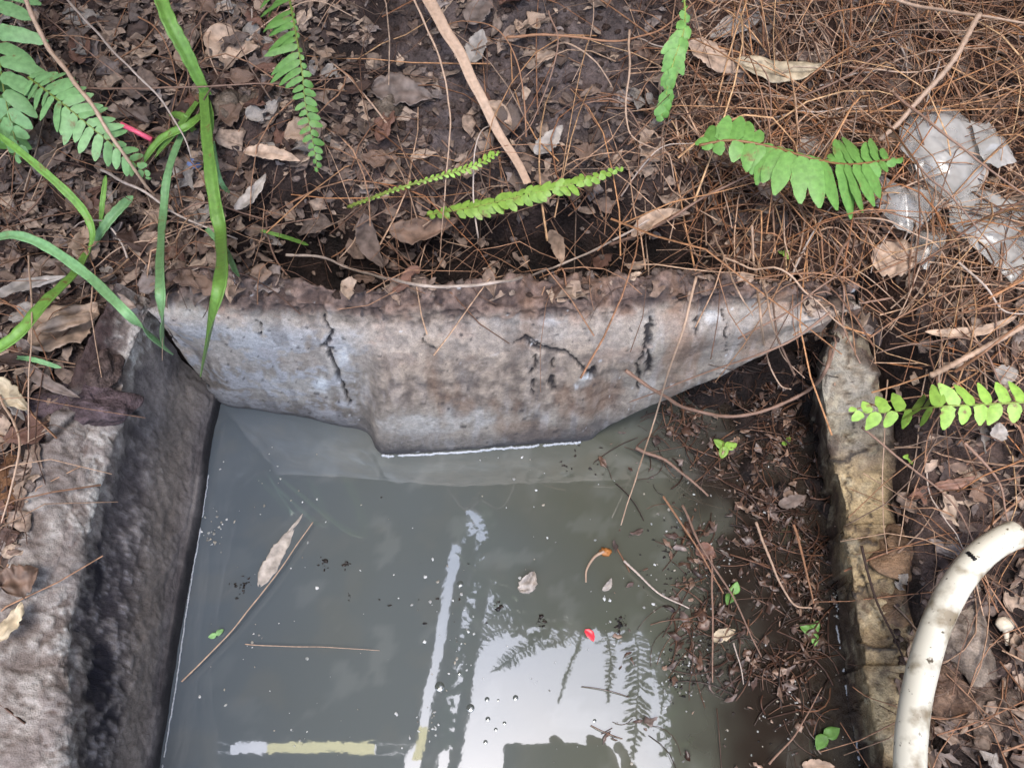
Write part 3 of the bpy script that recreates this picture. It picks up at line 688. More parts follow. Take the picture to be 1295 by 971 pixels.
# ------------------------------------------------------------------ dead leaves
LM = {}
for k_, cc in {'tan': (176, 150, 130), 'pale grey': (158, 148, 140), 'brown': (124, 100, 86), 'dark brown': (80, 60, 52), 'grey brown': (122, 106, 98), 'cream': (196, 178, 150), 'reddish brown': (124, 90, 76)}.items():
    LM[k_] = plain('leaf_'+k_.replace(' ', '_'), col(*cc), .6, .4, 140, .22, .6, .5, 1.4)
def leaf(x0, y0, x1, y1, w, colr, label, h=.005, curl=.4, fold=.25, seed=None, name='dead_leaf', cat='leaf', rag=.08, tip=1, group=None):
    a, b = S(x0, y0, h), S(x1, y1, h); mid = (a+b)/2; X = (b-a); L = X.length; X.normalize()
    Z = Vector((0, -.2, 1)); Y_ = Z.cross(X).normalized(); Z = X.cross(Y_)
    dep = mid.y*SA+(CZ-mid.z)*CA; W_ = w/F*dep
    T = Matrix((X, Y_, Z)).transposed().to_4x4(); mb = MB(); leafmesh(mb, L, W_, random.Random(seed or int(x0*7+y0)), curl*1.3, fold, 30, 13, None, rag+.06, tip)
    o = mb.build(name, LM[colr]); o.matrix_world = Matrix.Translation(mid) @ T
    return tag(o, label, cat, group)
leaf(868, 56, 945, 92, 34, 'tan', 'long tan dead leaf with its tip under the cream leaf near the top edge', .012)
leaf(930, 90, 1048, 92, 32, 'cream', 'cream and tan curled leaf lying across the straw near the top edge', .016, .3)
leaf(905, 52, 985, -6, 30, 'pale grey', 'large grey dry leaf at the top edge above the cream leaf', .008)
leaf(262, 48, 328, 68, 46, 'tan', 'broad tan leaf between the wide grass blade and the hanging fern', .008, .3)
leaf(308, 188, 380, 200, 19, 'tan', 'narrow tan leaf left of the tip of the hanging fern', .008, .2)
leaf(300, 268, 340, 222, 18, 'pale grey', 'pale grey leaf standing beside the middle grass tuft', .01, .3)
leaf(38, 440, 122, 390, 62, 'tan', 'largest tan leaf, crumpled, on the ground left of the far left corner', .012, .5, .15)
leaf(46, 418, 128, 396, 20, 'tan', 'folded tan leaf edge lying over the largest tan leaf', .022, .6)
leaf(-8, 372, 82, 346, 17, 'pale grey', 'long pale curled leaf at the left edge under the grass', .014, .5)
leaf(-12, 480, 36, 520, 26, 'cream', 'cream curled leaf at the left edge beside the mud lump', .016, .8)
leaf(20, 458, 92, 505, 16, 'grey brown', 'thin greyish leaf pointing at the mud lump', .012, .5)
leaf(678, 196, 714, 160, 22, 'pale grey', 'pale upright leaf tip on the bare soil above the bright fern', .012, .2, .35)
leaf(596, 80, 612, 38, 26, 'pale grey', 'pale grey leaf beside the flat brown stem at the top', .008, .2)
leaf(592, 30, 622, -5, 32, 'grey brown', 'rounded grey brown leaf at the top edge right of the flat stem', .006, .2)
leaf(610, 128, 650, 156, 22, 'tan', 'tan leaf touching the right side of the flat brown stem', .008, .5)
leaf(676, 74, 705, 66, 18, 'tan', 'small tan leaf on the bare soil near the top', .006)
leaf(470, 110, 548, 122, 44, 'grey brown', 'wide greyish brown leaf in the litter left of the flat stem', .006, .4)
leaf(452, 272, 478, 340, 26, 'grey brown', 'grey brown leaf hanging into the dark gap behind the far wall', .016, .3)
leaf(495, 300, 582, 285, 34, 'brown', 'brown leaf under the bright fern behind the far wall', .012, .4)
leaf(697, 288, 712, 332, 18, 'tan', 'small tan leaf upright in the dark gap behind the far wall', .012, .4)
leaf(795, 290, 870, 262, 22, 'tan', 'tan leaf at the right end of the dark gap behind the wall', .02, .4)
leaf(1005, 192, 1050, 176, 26, 'pale grey', 'pale leaf peeping out behind the broad fern frond', .006, .2)
leaf(955, 230, 990, 258, 16, 'tan', 'yellowing leaflet hanging below the broad fern frond', .016, .5)
leaf(1102, 330, 1172, 322, 52, 'tan', 'broad tan leaf under the plastic bag', .010, .4, .1)
leaf(1175, 430, 1295, 408, 14, 'tan', 'long thin dry leaf on the right ground above the fern', .012, .2)
leaf(1258, 478, 1288, 470, 26, 'pale grey', 'round pale leaf at the right edge behind the fern', .01, .2)
leaf(1262, 558, 1262, 534, 22, 'pale grey', 'pale leaf sticking out below the right fern', .01, .3)
leaf(1182, 618, 1236, 606, 14, 'reddish brown', 'small reddish brown leaf on the soil above the white pipe', .006, .3)
leaf(0, 812, 30, 762, 22, 'cream', 'small cream leaf at the left edge beside the wall top', .008, .6)
leaf(2, 745, 50, 722, 42, 'brown', 'brown folded leaf at the left edge against the wall top', .010, .6)
leaf(0, 690, 22, 672, 30, 'dark brown', 'dark brown leaf at the left edge above the folded leaf', .008, .5)
leaf(0, 330, 28, 322, 30, 'brown', 'brown leaf at the left edge between the grass blades', .008, .5)
leaf(42, 218, 90, 178, 36, 'grey brown', 'grey brown leaf beneath the pale fern at left', .008, .4)
leaf(85, 248, 120, 272, 30, 'brown', 'brown leaf between the two grass tufts', .006, .4)
leaf(326, 742, 372, 664, 20, 'pale grey', 'translucent grey leaf floating on the water near the left wall', .0012, .12, .1, name='floating_leaf')
leaf(366, 672, 384, 650, 4, 'pale grey', 'thin pale leaf stalk floating above the grey leaf', .0012, .05, .1, name='leaf_stalk', cat='stalk')
leaf(660, 750, 678, 724, 20, 'pale grey', 'small curled grey leaf floating in the middle of the water', .002, .8, name='floating_leaf')
leaf(900, 808, 930, 796, 15, 'cream', 'cream leaf floating at the end of the twig raft', .003, .3, name='floating_leaf')
leaf(1014, 966, 1056, 968, 14, 'tan', 'tan leaf floating at the bottom edge near the right rim', .003, .3, name='floating_leaf')
leaf(764, 748, 775, 732, 8, 'pale grey', 'tiny pale scrap floating right of the curled grey leaf', .002, .3, name='floating_leaf')
leaf(985, 640, 1020, 628, 16, 'grey brown', 'greyish leaf in the debris along the right rim', .006, .4)
leaf(880, 690, 905, 705, 20, 'reddish brown', 'reddish leaf in the floating debris', .004, .5)

# countable loose leaves, one object each
shapes = {}
rs = random.Random(11)
for c_ in ('brown', 'grey brown', 'dark brown', 'tan', 'pale grey', 'reddish brown'):
    shapes[c_] = []
    for i in range(7):
        mb = MB(); leafmesh(mb, 1, rs.uniform(.28, .66), rs, .9, .35, 26, 11, None, .16, rs.uniform(.8, 1.3), .008, i > 0)
        me = None; o = mb.build('dead_leaf', LM[c_]); shapes[c_].append([o, False])
LMK = [(20, 60, 'pale fern at the upper left corner'), (120, 170, 'pale fern crossed by a tan stem'), (170, 165, 'pink plastic straw'), (222, 45, 'wide grass blade at the top'), (388, 110, 'fern hanging from the top edge'), (605, 120, 'long flat culm'), (545, 225, 'thin half bare fern stem'),
       (680, 240, 'bright yellow green fern'), (695, 178, 'pale upright leaf tip'), (850, 80, 'ragged green fern leaf'), (985, 85, 'cream curled leaf'), (1010, 200, 'broad fern frond'), (1200, 195, 'milky plastic bag'), (1255, 310, 'dirty plastic sheet'), (1185, 520, 'right fern frond'), (1250, 430, 'tan forked stalk'),
       (1170, 820, 'white pipe'), (1272, 800, 'white peg'), (1130, 640, 'cement rim'), (1290, 680, 'open end of the pipe'), (90, 415, 'largest tan leaf'), (96, 515, 'purplish mud lump'), (115, 300, 'arching grass tuft'), (268, 250, 'hanging grass tuft'), (40, 350, 'long pale curled leaf'), (560, 340, 'long pale root'), (288, 132, 'round pebble'),
       (490, 135, 'large pale pebble'), (940, 500, 'long curved sagging root'), (25, 640, 'rusty earth lump'), (140, 350, 'earth lump at the far left corner'), (400, 340, 'left end of the dark gap'), (760, 300, 'right end of the dark gap'), (1240, 20, 'tan stalk along the top edge'), (1098, 405, 'grey stone stub'), (1218, 800, 'pale cement piece')]
def slant(a, b):
    a, b = proj(*a), proj(*b); t = math.degrees(math.atan2(-(b[1]-a[1]), b[0]-a[0])) % 180
    return 'level' if t < 22 or t > 158 else 'slanting' if t < 68 else 'upright' if t < 112 else 'backslanting'
USED = {}
def near_what(px, py):
    d_, x, y, t = min((math.hypot(px-a, py-b), a, b, t) for a, b, t in LMK)
    if d_ < 26: return 'beside the '+t
    dx, dy = px-x, py-y
    w = ('right of' if dx > 0 else 'left of') if abs(dx) > abs(dy) else ('below' if dy > 0 else 'above')
    return (w if d_ < 75 else 'well '+w)+' the '+t
def place_of(px, py):
    if py > 420 and px > 1090: return 'on the soil right of the cement rim'
    if px > 840 and py > 400: return 'in the wet debris between far wall and rim'
    if py > 400: return 'on the ground left of the left wall'
    if px > 800: return 'caught in the straw on the upper right bank'
    if px > 420 and py > 230: return 'around the dark gap behind the far wall'
    if px > 420: return 'on the middle of the soil bank'
    return 'in the litter around the grass tufts'
sites = scatter(330, lambda px, py, p, nm: (region(px, py)[1]**1.2 if on_ground(px, py) else 0) if (-10 < px < 1305 and -10 < py < 975) else 0)
for p, nm, px, py in sites:
    c_ = rs.choices(('brown', 'grey brown', 'dark brown', 'tan', 'pale grey', 'reddish brown'), (5, 5, 3, 3, 2, 3))[0]
    sh = rs.choice(shapes[c_]); L = rs.uniform(.013, .036)*(.75 if px > 1000 and py > 400 else 1)
    if not sh[1]: o = sh[0]; sh[1] = True
    else: o = sh[0].copy(); C.objects.link(o)
    q = nm.lerp(Vector((rs.gauss(0, .35), rs.gauss(0, .35), 1)), .55).to_track_quat('Z', 'Y').to_matrix().to_4x4()
    o.matrix_world = Matrix.Translation(p+Vector((0, 0, rs.uniform(.003, .010)))) @ q @ Matrix.Rotation(rs.uniform(0, 6.28), 4, 'Z') @ Matrix.Diagonal((L, L, L, 1))
    size = 'large' if L > .028 else 'small' if L < .019 else 'middling'; w_ = place_of(px, py)
    m_ = o.matrix_world; sl = slant(m_ @ Vector((-.5, 0, 0)), m_ @ Vector((.5, 0, 0)))
    tag(o, f'{size} {sl} {c_} leaf {near_what(px, py)}', 'leaf', 'dead leaves strewn in the litter')
for v_ in shapes.values():
    for o, used in v_:
        if not used: bpy.data.objects.remove(o)

# ------------------------------------------------------------------ single stems, roots and twigs
SM_ = {'tan': plain('stem_tan', col(184, 154, 132), .55, .4, 300, .12), 'brown': plain('stem_brown', col(140, 110, 94), .6, .4, 300, .12), 'pale': plain('stem_pale', col(188, 170, 158), .5, .4, 300, .12),
       'orange': plain('stem_orange', col(156, 114, 86), .55, .4, 300, .12), 'dark': plain('stem_dark', col(58, 42, 36), .7, .3, 300, .12)}
def stem(pts, r, colr, label, name='dry_stem', cat='stem', h=.006, taper=.5, group=None, flat=False):
    c = line(pts, h, 48); rr = random.Random(len(label)+int(pts[0][0]))
    s_ = rr.random()*30
    c = [q+Vector((n3(q.x, q.y, s_, 40), n3(q.y, q.x, s_, 40), 0))*min(r*1.6, .0022) for q in c]
    mb = MB()
    if flat: ribbon(mb, c, [r*2*(1-.4*i/47) for i in range(48)], .3, up=(0, -.3, 1))
    else: tube(mb, c, [r*(1-(1-taper)*i/47)*(1+.15*math.sin(i*2.1)) for i in range(48)], 7)
    return tag(mb.build(name, SM_[colr]), label, cat, group)
stem([(532, -15, .012), (570, 50, .014), (605, 118, .014), (635, 175, .012), (668, 232, .008)], .0052, 'tan', 'long flat brown culm slanting down from the top edge', flat=True, h=.008)
stem([(520, -10, .02), (555, 75, .022), (568, 130, .02), (568, 180, .018), (562, 250, .014), (556, 330, .02)], .0009, 'tan', 'thin upright tan stem crossing the bright fern')
stem([(362, 322, .02), (400, 324, .022), (450, 342, .022), (520, 358, .022), (580, 363, .022), (640, 356, .022), (700, 338, .022), (770, 308, .024), (822, 278, .02)], .0012, 'pale', 'long pale root arching along the top of the far wall', 'root', 'root', taper=.8)
stem([(28, -12, .05), (60, 60, .05), (110, 125, .05), (150, 185, .04), (182, 232, .02), (196, 248, .01)], .0019, 'tan', 'thick tan stem lying across the pale fern at left', h=.01)
stem([(78, -8, .02), (120, 40, .03), (168, 90, .03), (205, 128, .025), (232, 170, .02), (242, 200, .01)], .0011, 'pale', 'pale thin stem from the top edge to the middle grass tuft')
stem([(40, 6, .01), (80, 40, .02), (130, 80, .02), (190, 130, .01)], .0007, 'brown', 'hair thin brown stem beside the pale stem')
stem([(128, 215, .01), (180, 242, .02), (230, 275, .02), (300, 302, .012)], .0013, 'pale', 'pale broken stem lying below the pink straw')
stem([(110, 112, .01), (200, 112, .012), (290, 108, .012), (360, 104, .01), (440, 98, .006)], .0009, 'brown', 'straight brown stem running level behind the fern tips')
stem([(1240, 18, .05), (1205, 75, .05), (1160, 130, .045), (1112, 178, .03)], .0022, 'tan', 'thick tan stalk pointing down to the broad fern', h=.01, taper=.9)
stem([(1110, -12, .02), (1160, 8, .03), (1240, 20, .05), (1300, 30, .05)], .0016, 'tan', 'tan stalk along the top edge at the right')
stem([(1130, 118, .04), (1200, 175, .05), (1260, 220, .04), (1320, 268, .03)], .0011, 'brown', 'brown twig crossing over the plastic bag')
stem([(1120, 150, .04), (1170, 220, .05), (1205, 250, .045), (1250, 305, .03), (1300, 360, .02)], .0009, 'brown', 'second brown twig crossing lower over the plastic bag')
stem([(1176, 474, .01), (1220, 452, .02), (1262, 432, .02), (1310, 402, .02)], .0022, 'tan', 'tan forked stalk above the right fern', taper=.9)
stem([(1206, 470, .01), (1250, 440, .03), (1310, 396, .03)], .0012, 'orange', 'orange brown stalk leaning on the forked stalk')
stem([(1212, 330, .02), (1245, 362, .02), (1268, 392, .012), (1310, 396, .01)], .0010, 'pale', 'pale bent root below the plastic sheet', 'root', 'root')
stem([(1050, 395, .02), (1010, 425, .03), (960, 448, .04), (900, 468, .03), (850, 486, .02), (796, 508, .01)], .0009, 'brown', 'brown runner lying along the sloping lower edge of the far wall')
stem([(792, 468, .01), (830, 496, .02), (880, 520, .045), (930, 526, .05), (980, 514, .05), (1020, 494, .05), (1042, 470, .04), (1050, 440, .03)], .0014, 'brown', 'long curved root sagging over the debris to the rim apex', 'root', 'root', taper=1.0)
stem([(880, 350, .03), (866, 410, .04), (845, 470, .045), (828, 530, .06), (808, 590, .08), (786, 664, .08)], .0009, 'tan', 'thin tan stem hanging from the straw over the water')
stem([(950, 285, .03), (955, 340, .035), (962, 400, .04), (970, 450, .05), (985, 485, .05), (1000, 492, .05)], .0010, 'tan', 'tan stem hooked at its end over the tapering wall end')
stem([(958, 330, .03), (975, 400, .035), (990, 450, .045), (1018, 478, .05)], .0007, 'tan', 'fine tan stem beside the hooked stem')
stem([(902, 295, .03), (930, 360, .03), (952, 400, .03)], .0008, 'tan', 'short tan stem above the tapering wall end')
stem([(805, 566, .004), (840, 582, .006), (870, 604, .006), (896, 628, .004)], .0016, 'brown', 'thick reddish twig at the water edge of the debris', 'twig', 'twig')
stem([(788, 708, .001), (812, 730, .003), (838, 752, .003), (872, 768, .002)], .0010, 'pale', 'pale tipped twig floating left of the debris raft', 'twig', 'twig')
stem([(955, 660, .004), (975, 710, .006), (1000, 760, .006), (1028, 768, .004)], .0012, 'tan', 'tan twig slanting through the debris beside the rim', 'twig', 'twig')
stem([(1004, 664, .004), (1018, 715, .006), (1030, 765, .004)], .0012, 'orange', 'orange brown twig ending at the rim foot', 'twig', 'twig')
stem([(862, 640, .004), (892, 700, .006), (930, 760, .006), (962, 830, .003)], .0011, 'brown', 'long brown twig across the floating debris', 'twig', 'twig')
stem([(838, 628, .003), (880, 690, .006), (915, 750, .004)], .0010, 'orange', 'orange twig left of the long brown twig', 'twig', 'twig')
stem([(900, 700, .004), (900, 780, .006), (902, 862, .003)], .0010, 'brown', 'upright brown twig at the end of the debris raft', 'twig', 'twig')
stem([(928, 812, .002), (936, 840, .003), (940, 866, .001)], .0007, 'pale', 'short pale twig floating below the debris raft', 'twig', 'twig')
stem([(972, 966, .001), (1008, 925, .003), (1040, 868, .003)], .0008, 'brown', 'fine brown twig rising out of the water at bottom right', 'twig', 'twig')
stem([(229, 862, .001), (270, 822, .002), (330, 752, .003), (372, 694, .003), (396, 660, .004)], .0006, 'tan', 'long thin twig floating beside the grey leaf near the left wall', 'twig', 'twig', taper=.7)
stem([(310, 814, .0005), (360, 817, .0008), (410, 818, .0008), (480, 822, .0005)], .00035, 'tan', 'hair thin fibre floating level across the left water', 'fibre', 'fibre')
stem([(694, 14, .02), (705, 60, .02), (676, 150, .015), (650, 180, .01)], .0007, 'brown', 'thin brown stem on the bare soil right of the flat culm')
stem([(796, 38, .02), (795, 90, .025), (792, 150, .022), (805, 178, .018), (850, 196, .01)], .0010, 'tan', 'bent tan stem hanging at the edge of the dry straw')
stem([(770, 310, .012), (840, 282, .02), (890, 250, .02), (960, 215, .02)], .0016, 'brown', 'brown stalk rising from the dark gap to the broad fern')
stem([(640, 48, .01), (700, 44, .015), (770, 52, .015), (830, 40, .012), (880, 2, .01)], .0012, 'orange', 'rusty fibrous stem across the top of the bare soil')
stem([(0, 500, .01), (25, 560, .03), (14, 620, .03), (2, 660, .02)], .0009, 'tan', 'thin tan stem curling down the left edge')
stem([(36, 320, .01), (40, 400, .03), (38, 470, .03), (36, 560, .02)], .0007, 'tan', 'hair thin tan stem hanging at the left edge', h=.01)
stem([(1090, 540, .02), (1150, 590, .012), (1200, 630, .01), (1232, 690, .008)], .0010, 'brown', 'thin brown root down the soil right of the rim', 'root', 'root')
stem([(1220, 560, .01), (1262, 610, .01), (1275, 660, .01)], .0012, 'brown', 'brown root beside the upper end of the white pipe', 'root', 'root')
stem([(1090, 690, .006), (1105, 752, .006), (1128, 800, .006), (1150, 850, .006)], .0011, 'dark', 'dark root running down the cement rim', 'root', 'root', h=.002)
stem([(1122, 480, .01), (1118, 560, .006), (1116, 640, .006), (1122, 700, .004)], .0006, 'tan', 'hair thin root down the edge of the rim', 'root', 'root')
# many more single stems of the straw, the ones that show largest
rr = random.Random(5)
for p, nm, px, py in scatter(150, lambda px, py, p, nm: (region(px, py)[0]**1.4 if on_ground(px, py) else 0) if (0 < px < 1295 and 0 < py < 971) else 0):
    L = rr.uniform(.06, .15); r = rr.uniform(.0006, .0011); pts = straw_pts(p, L, rr, .016, .5, 9)
    pts = [Vector(q) for q in crv(pts, 20)]; c_ = rr.choices(('tan', 'brown', 'orange', 'pale'), (4, 4, 2, 1))[0]
    mb = MB(); tube(mb, pts, [r*(1-.5*i/19) for i in range(20)], 5); w_ = near_what(px, py)
    tag(mb.build('straw_stalk', SM_[c_]), f'{"long" if L > .12 else "short" if L < .09 else "middling"} {slant(pts[0], pts[-1])} {c_} straw {w_}', 'stalk', 'single straw stalks in the litter')

# ------------------------------------------------------------------ plastic, pipe and small litter
pm, n, l, b = newmat('thin_plastic_film')
b.inputs['Base Color'].default_value = (.50, .48, .46, 1); b.inputs['Roughness'].default_value = .2; b.inputs['Specular IOR Level'].default_value = 1.0
tp = n.new('ShaderNodeBsdfTransparent'); tp.inputs['Color'].default_value = (.93, .92, .9, 1)
tc = n.new('ShaderNodeTexCoord'); nz = n.new('ShaderNodeTexNoise'); nz.inputs['Scale'].default_value = 34; nz.inputs['Detail'].default_value = 3
l.new(tc.outputs['Object'], nz.inputs['Vector']); mr = n.new('ShaderNodeMapRange'); mr.inputs['From Min'].default_value = .35; mr.inputs['From Max'].default_value = .68
mr.inputs['To Min'].default_value = .18; mr.inputs['To Max'].default_value = .78; l.new(nz.outputs['Fac'], mr.inputs['Value'])
ms = n.new('ShaderNodeMixShader'); l.new(mr.outputs[0], ms.inputs[0]); l.new(tp.outputs[0], ms.inputs[1]); l.new(b.outputs[0], ms.inputs[2]); l.new(ms.outputs[0], n['Material Output'].inputs['Surface'])
bp = n.new('ShaderNodeBump'); bp.inputs['Strength'].default_value = .25; bp.inputs['Distance'].default_value = .001; l.new(nz.outputs['Fac'], bp.inputs['Height']); l.new(bp.outputs[0], b.inputs['Normal'])
def film(poly, h, amp, label, name='plastic_bag', seed=0, cat='plastic bag', parent=None):
    cx = sum(p[0] for p in poly)/len(poly); cy = sum(p[1] for p in poly)/len(poly)
    pl = list(poly)+[poly[0]]; ring = []
    for q in np.linspace(0, len(poly), 97)[:-1]:
        k_ = int(q); u_ = q-k_; ring.append((pl[k_][0]*(1-u_)+pl[k_+1][0]*u_, pl[k_][1]*(1-u_)+pl[k_+1][1]*u_))
    vs = []; NR = 44; c0 = S(cx, cy); rf = random.Random(seed)
    folds = [(rf.uniform(0, 3.14), rf.uniform(16, 90), rf.uniform(0, 6), rf.uniform(.4, 1)) for _ in range(9)]
    zb = sorted(S(p[0], p[1]).z for p in poly)[len(poly)//2]
    for i in range(NR):
        t = i/(NR-1)
        for j in range(96):
            k = t*(1+.10*n3(j*.21, seed, t, 1)*t); x_ = cx+(ring[j][0]-cx)*k; y_ = cy+(ring[j][1]-cy)*k
            q = P(x_, y_, lerp(max(c0.z, zb), zb, t)+h); rid = 0
            wx, wy = q.x+.012*n3(q.x, q.y, seed, 30), q.y+.012*n3(q.y, q.x, seed+3, 30)
            for an_, fr_, ph_, am_ in folds:
                v_ = (wx*math.cos(an_)+wy*math.sin(an_))*fr_+ph_; rid += am_*(abs((v_ % 2)-1)-.5)*22/fr_
            q.z += amp*.75*rid+amp*.9*(1-t*t)
            g_ = down(q.x, q.y)[0].z; q.z = max(q.z, g_+.0015); vs.append(q)
    fs = [(i*96+j, i*96+(j+1) % 96, (i+1)*96+(j+1) % 96, (i+1)*96+j) for i in range(NR-1) for j in range(96)]
    mb = MB(); o_ = len(vs); vs2 = [v-Vector((0, 0, .0002)) for v in vs]
    mb.add(vs+vs2, fs+[tuple(reversed([a+o_ for a in f])) for f in fs]); o = mb.build(name, pm, parent)
    return tag(o, label, cat) if not parent else o
bag = empty('plastic_bag', tuple(S(1190, 210)), 'crumpled milky plastic bag lying in the straw right of the broad fern', 'plastic bag')
film([(1136, 165), (1160, 138), (1205, 142), (1248, 160), (1262, 196), (1238, 240), (1205, 250), (1160, 215), (1140, 190)], .016, .008, '', 'sheet', 1, parent=bag)
film([(1228, 156), (1252, 150), (1275, 172), (1290, 200), (1262, 212), (1240, 196)], .018, .007, '', 'handle', 5, parent=bag)
film([(1150, 205), (1195, 222), (1230, 236), (1290, 250), (1300, 285), (1240, 290), (1190, 262), (1156, 240)], .010, .006, '', 'fold', 21, parent=bag)
film([(1078, 205), (1100, 212), (1128, 240), (1160, 236), (1200, 244), (1190, 268), (1152, 296), (1120, 272), (1092, 240)], .012, .007, '', 'fold', 9, parent=bag)
film([(1195, 240), (1250, 250), (1300, 260), (1320, 310), (1320, 372), (1280, 355), (1235, 315), (1200, 285)], .008, .006, 'dirty clear plastic sheet half covered by straw below the milky bag', 'plastic_sheet', 13, 'plastic sheet')
film([(1150, 300), (1170, 290), (1198, 296), (1190, 318), (1172, 342), (1160, 330)], .010, .005, 'small torn scrap of clear plastic under the milky bag', 'plastic_scrap', 17, 'plastic scrap')

# white pipe
pv, n, l, b = newmat('aged_white_pvc')
tc = n.new('ShaderNodeTexCoord'); n1 = n.new('ShaderNodeTexNoise'); n1.inputs['Scale'].default_value = 60; n1.inputs['Detail'].default_value = 8
l.new(tc.outputs['Object'], n1.inputs['Vector']); cr = n.new('ShaderNodeValToRGB'); e = cr.color_ramp.elements
e[0].position = .34; e[0].color = (*col(140, 126, 104), 1); e[1].position = .52; e[1].color = (*col(222, 216, 200), 1); l.new(n1.outputs['Fac'], cr.inputs[0])
n2 = n.new('ShaderNodeTexNoise'); n2.inputs['Scale'].default_value = 230; n2.inputs['Detail'].default_value = 4; l.new(tc.outputs['Object'], n2.inputs['Vector'])
c2 = n.new('ShaderNodeValToRGB'); e = c2.color_ramp.elements; e[0].position = .29; e[0].color = (.16, .13, .1, 1); e[1].position = .36; e[1].color = (1, 1, 1, 1); l.new(n2.outputs['Fac'], c2.inputs[0])
mx = n.new('ShaderNodeMix'); mx.data_type = 'RGBA'; mx.blend_type = 'MULTIPLY'; mx.inputs[0].default_value = 1
l.new(cr.outputs[0], mx.inputs[6]); l.new(c2.outputs[0], mx.inputs[7]); l.new(mx.outputs[2], b.inputs['Base Color']); b.inputs['Roughness'].default_value = .38
ppts = [(1286, 674), (1262, 686), (1236, 706), (1208, 742), (1184, 790), (1167, 845), (1156, 900), (1151, 960), (1152, 1050)]
ZP = .102; ctr = [Vector(q) for q in crv([tuple(P(a, b_, ZP+.012*max(0, (800-b_)/130))) for a, b_ in ppts], 90)]
pr = .0094
pipe = empty('water_pipe', tuple(ctr[-1]), 'curved dirty white plastic pipe lying on the ground right of the rim', 'pipe')
mb = MB(); k = 28; vs = []; prof = [(0, pr*.80), (0, pr*.93), (.0012, pr), ]
def ringat(c, T, r):
    u = Vector((0, 0, 1)); u = (u-T*u.dot(T)).normalized(); w = T.cross(u); return [c+(u*math.cos(2*math.pi*j/k)+w*math.sin(2*math.pi*j/k))*r for j in range(k)]
seq = []
T0 = (ctr[1]-ctr[0]).normalized()
for dd, r in ((.012, pr*.78), (.006, pr*.78), (0, pr*.78), (-.0006, pr*.86), (0, pr*.96)): seq.append((ctr[0]+T0*dd, T0, r))
for i in range(1, 90):
    T = (ctr[min(89, i+1)]-ctr[i-1]).normalized(); seq.append((ctr[i], T, pr*(1+.004*math.sin(i*.9)+.006*math.sin(i*.37))))
for c_, T, r in seq: vs += ringat(c_, T, r)
mb.add(vs, [(i*k+j, i*k+(j+1) % k, (i+1)*k+(j+1) % k, (i+1)*k+j) for i in range(len(seq)-1) for j in range(k)])
mb.build('tube', pv, pipe)
def smear(pts, r, seed):
    mb = MB(); ring_ = [S0 for S0 in pts]; tube(mb, ring_, [r*(.6+.7*abs(math.sin(i*1.7+seed))) for i in range(len(ring_))], 6); return mb.build('tape_scrap', M['black'], pipe)
ci = 26; T = (ctr[ci+1]-ctr[ci-1]).normalized(); u = Vector((0, 0, 1)); w = T.cross(u).normalized()
smear([ctr[ci]+(u*math.cos(a)-w*math.sin(a))*pr*1.0+T*(.004*a) for a in np.linspace(-.9, -.2, 10)], .0013, 1)
mb = MB()
p = S(153, 157, .012); q = S(192, 177, .012); tube(mb, [p, q], .0021, 12); pk = mb.build('drinking_straw', plain('pink_plastic', (.8, .12, .2), .35, .5, 50, .05, 0)); tag(pk, 'piece of bright pink plastic straw under the pale fern', 'straw')
p = S(246, 207, .004); mb = MB(); lump(mb, p, .006, 3, 14, 10, (1, .8, .6)); tag(mb.build('bottle_cap_scrap', plain('blue_grey_plastic', (.16, .22, .42), .4)), 'small blue plastic bit between the grass blades', 'plastic bit')
p = P(747, 802, .001); mb = MB(); T = Matrix.Translation(p) @ Matrix.Rotation(R(-55), 4, 'Z'); leafmesh(mb, .011, .006, random.Random(2), .3, .2, 10, 7, T, .1, 1, .0004); tag(mb.build('petal', plain('red_petal', (.75, .03, .05), .4, .5, 50, .08, 0)), 'small bright red scrap floating on the mirrored sky', 'scrap')
mb = MB(); c_ = crv([tuple(P(741, 736, .001)), tuple(P(742, 720, .002)), tuple(P(752, 704, .003)), tuple(P(764, 697, .003))], 20); tube(mb, c_, list(np.linspace(.0006, .0014, 20)), 6)
fl = empty('fallen_flower', tuple(P(764, 697, 0)), 'small withered orange flower with a thin stalk floating mid water', 'flower'); mb.build('stalk', SM_['tan'], fl)
mb = MB(); lump(mb, P(766, 698, .002), .0040, 4, 12, 8, (1.3, .9, .4), .9); mb.build('bloom', plain('wilted_orange', col(196, 128, 66), .5), fl)
# white peg on the soil at right
pg = empty('white_peg', tuple(S(1272, 800)), 'small white peg with a round head on the soil right of the pipe', 'peg')
pw = plain('off_white_plastic', col(206, 192, 172), .5, .4, 120, .1); p = S(1271, 789, .006); q = S(1274, 816, .003)
mb = MB(); tube(mb, [p, p.lerp(q, .3), q], [.0034, .0022, .0012], 10); mb.build('shank', pw, pg); mb = MB(); lump(mb, p, .0062, 2, 14, 9, (1, .85, .6), .25); mb.build('head', pw, pg)
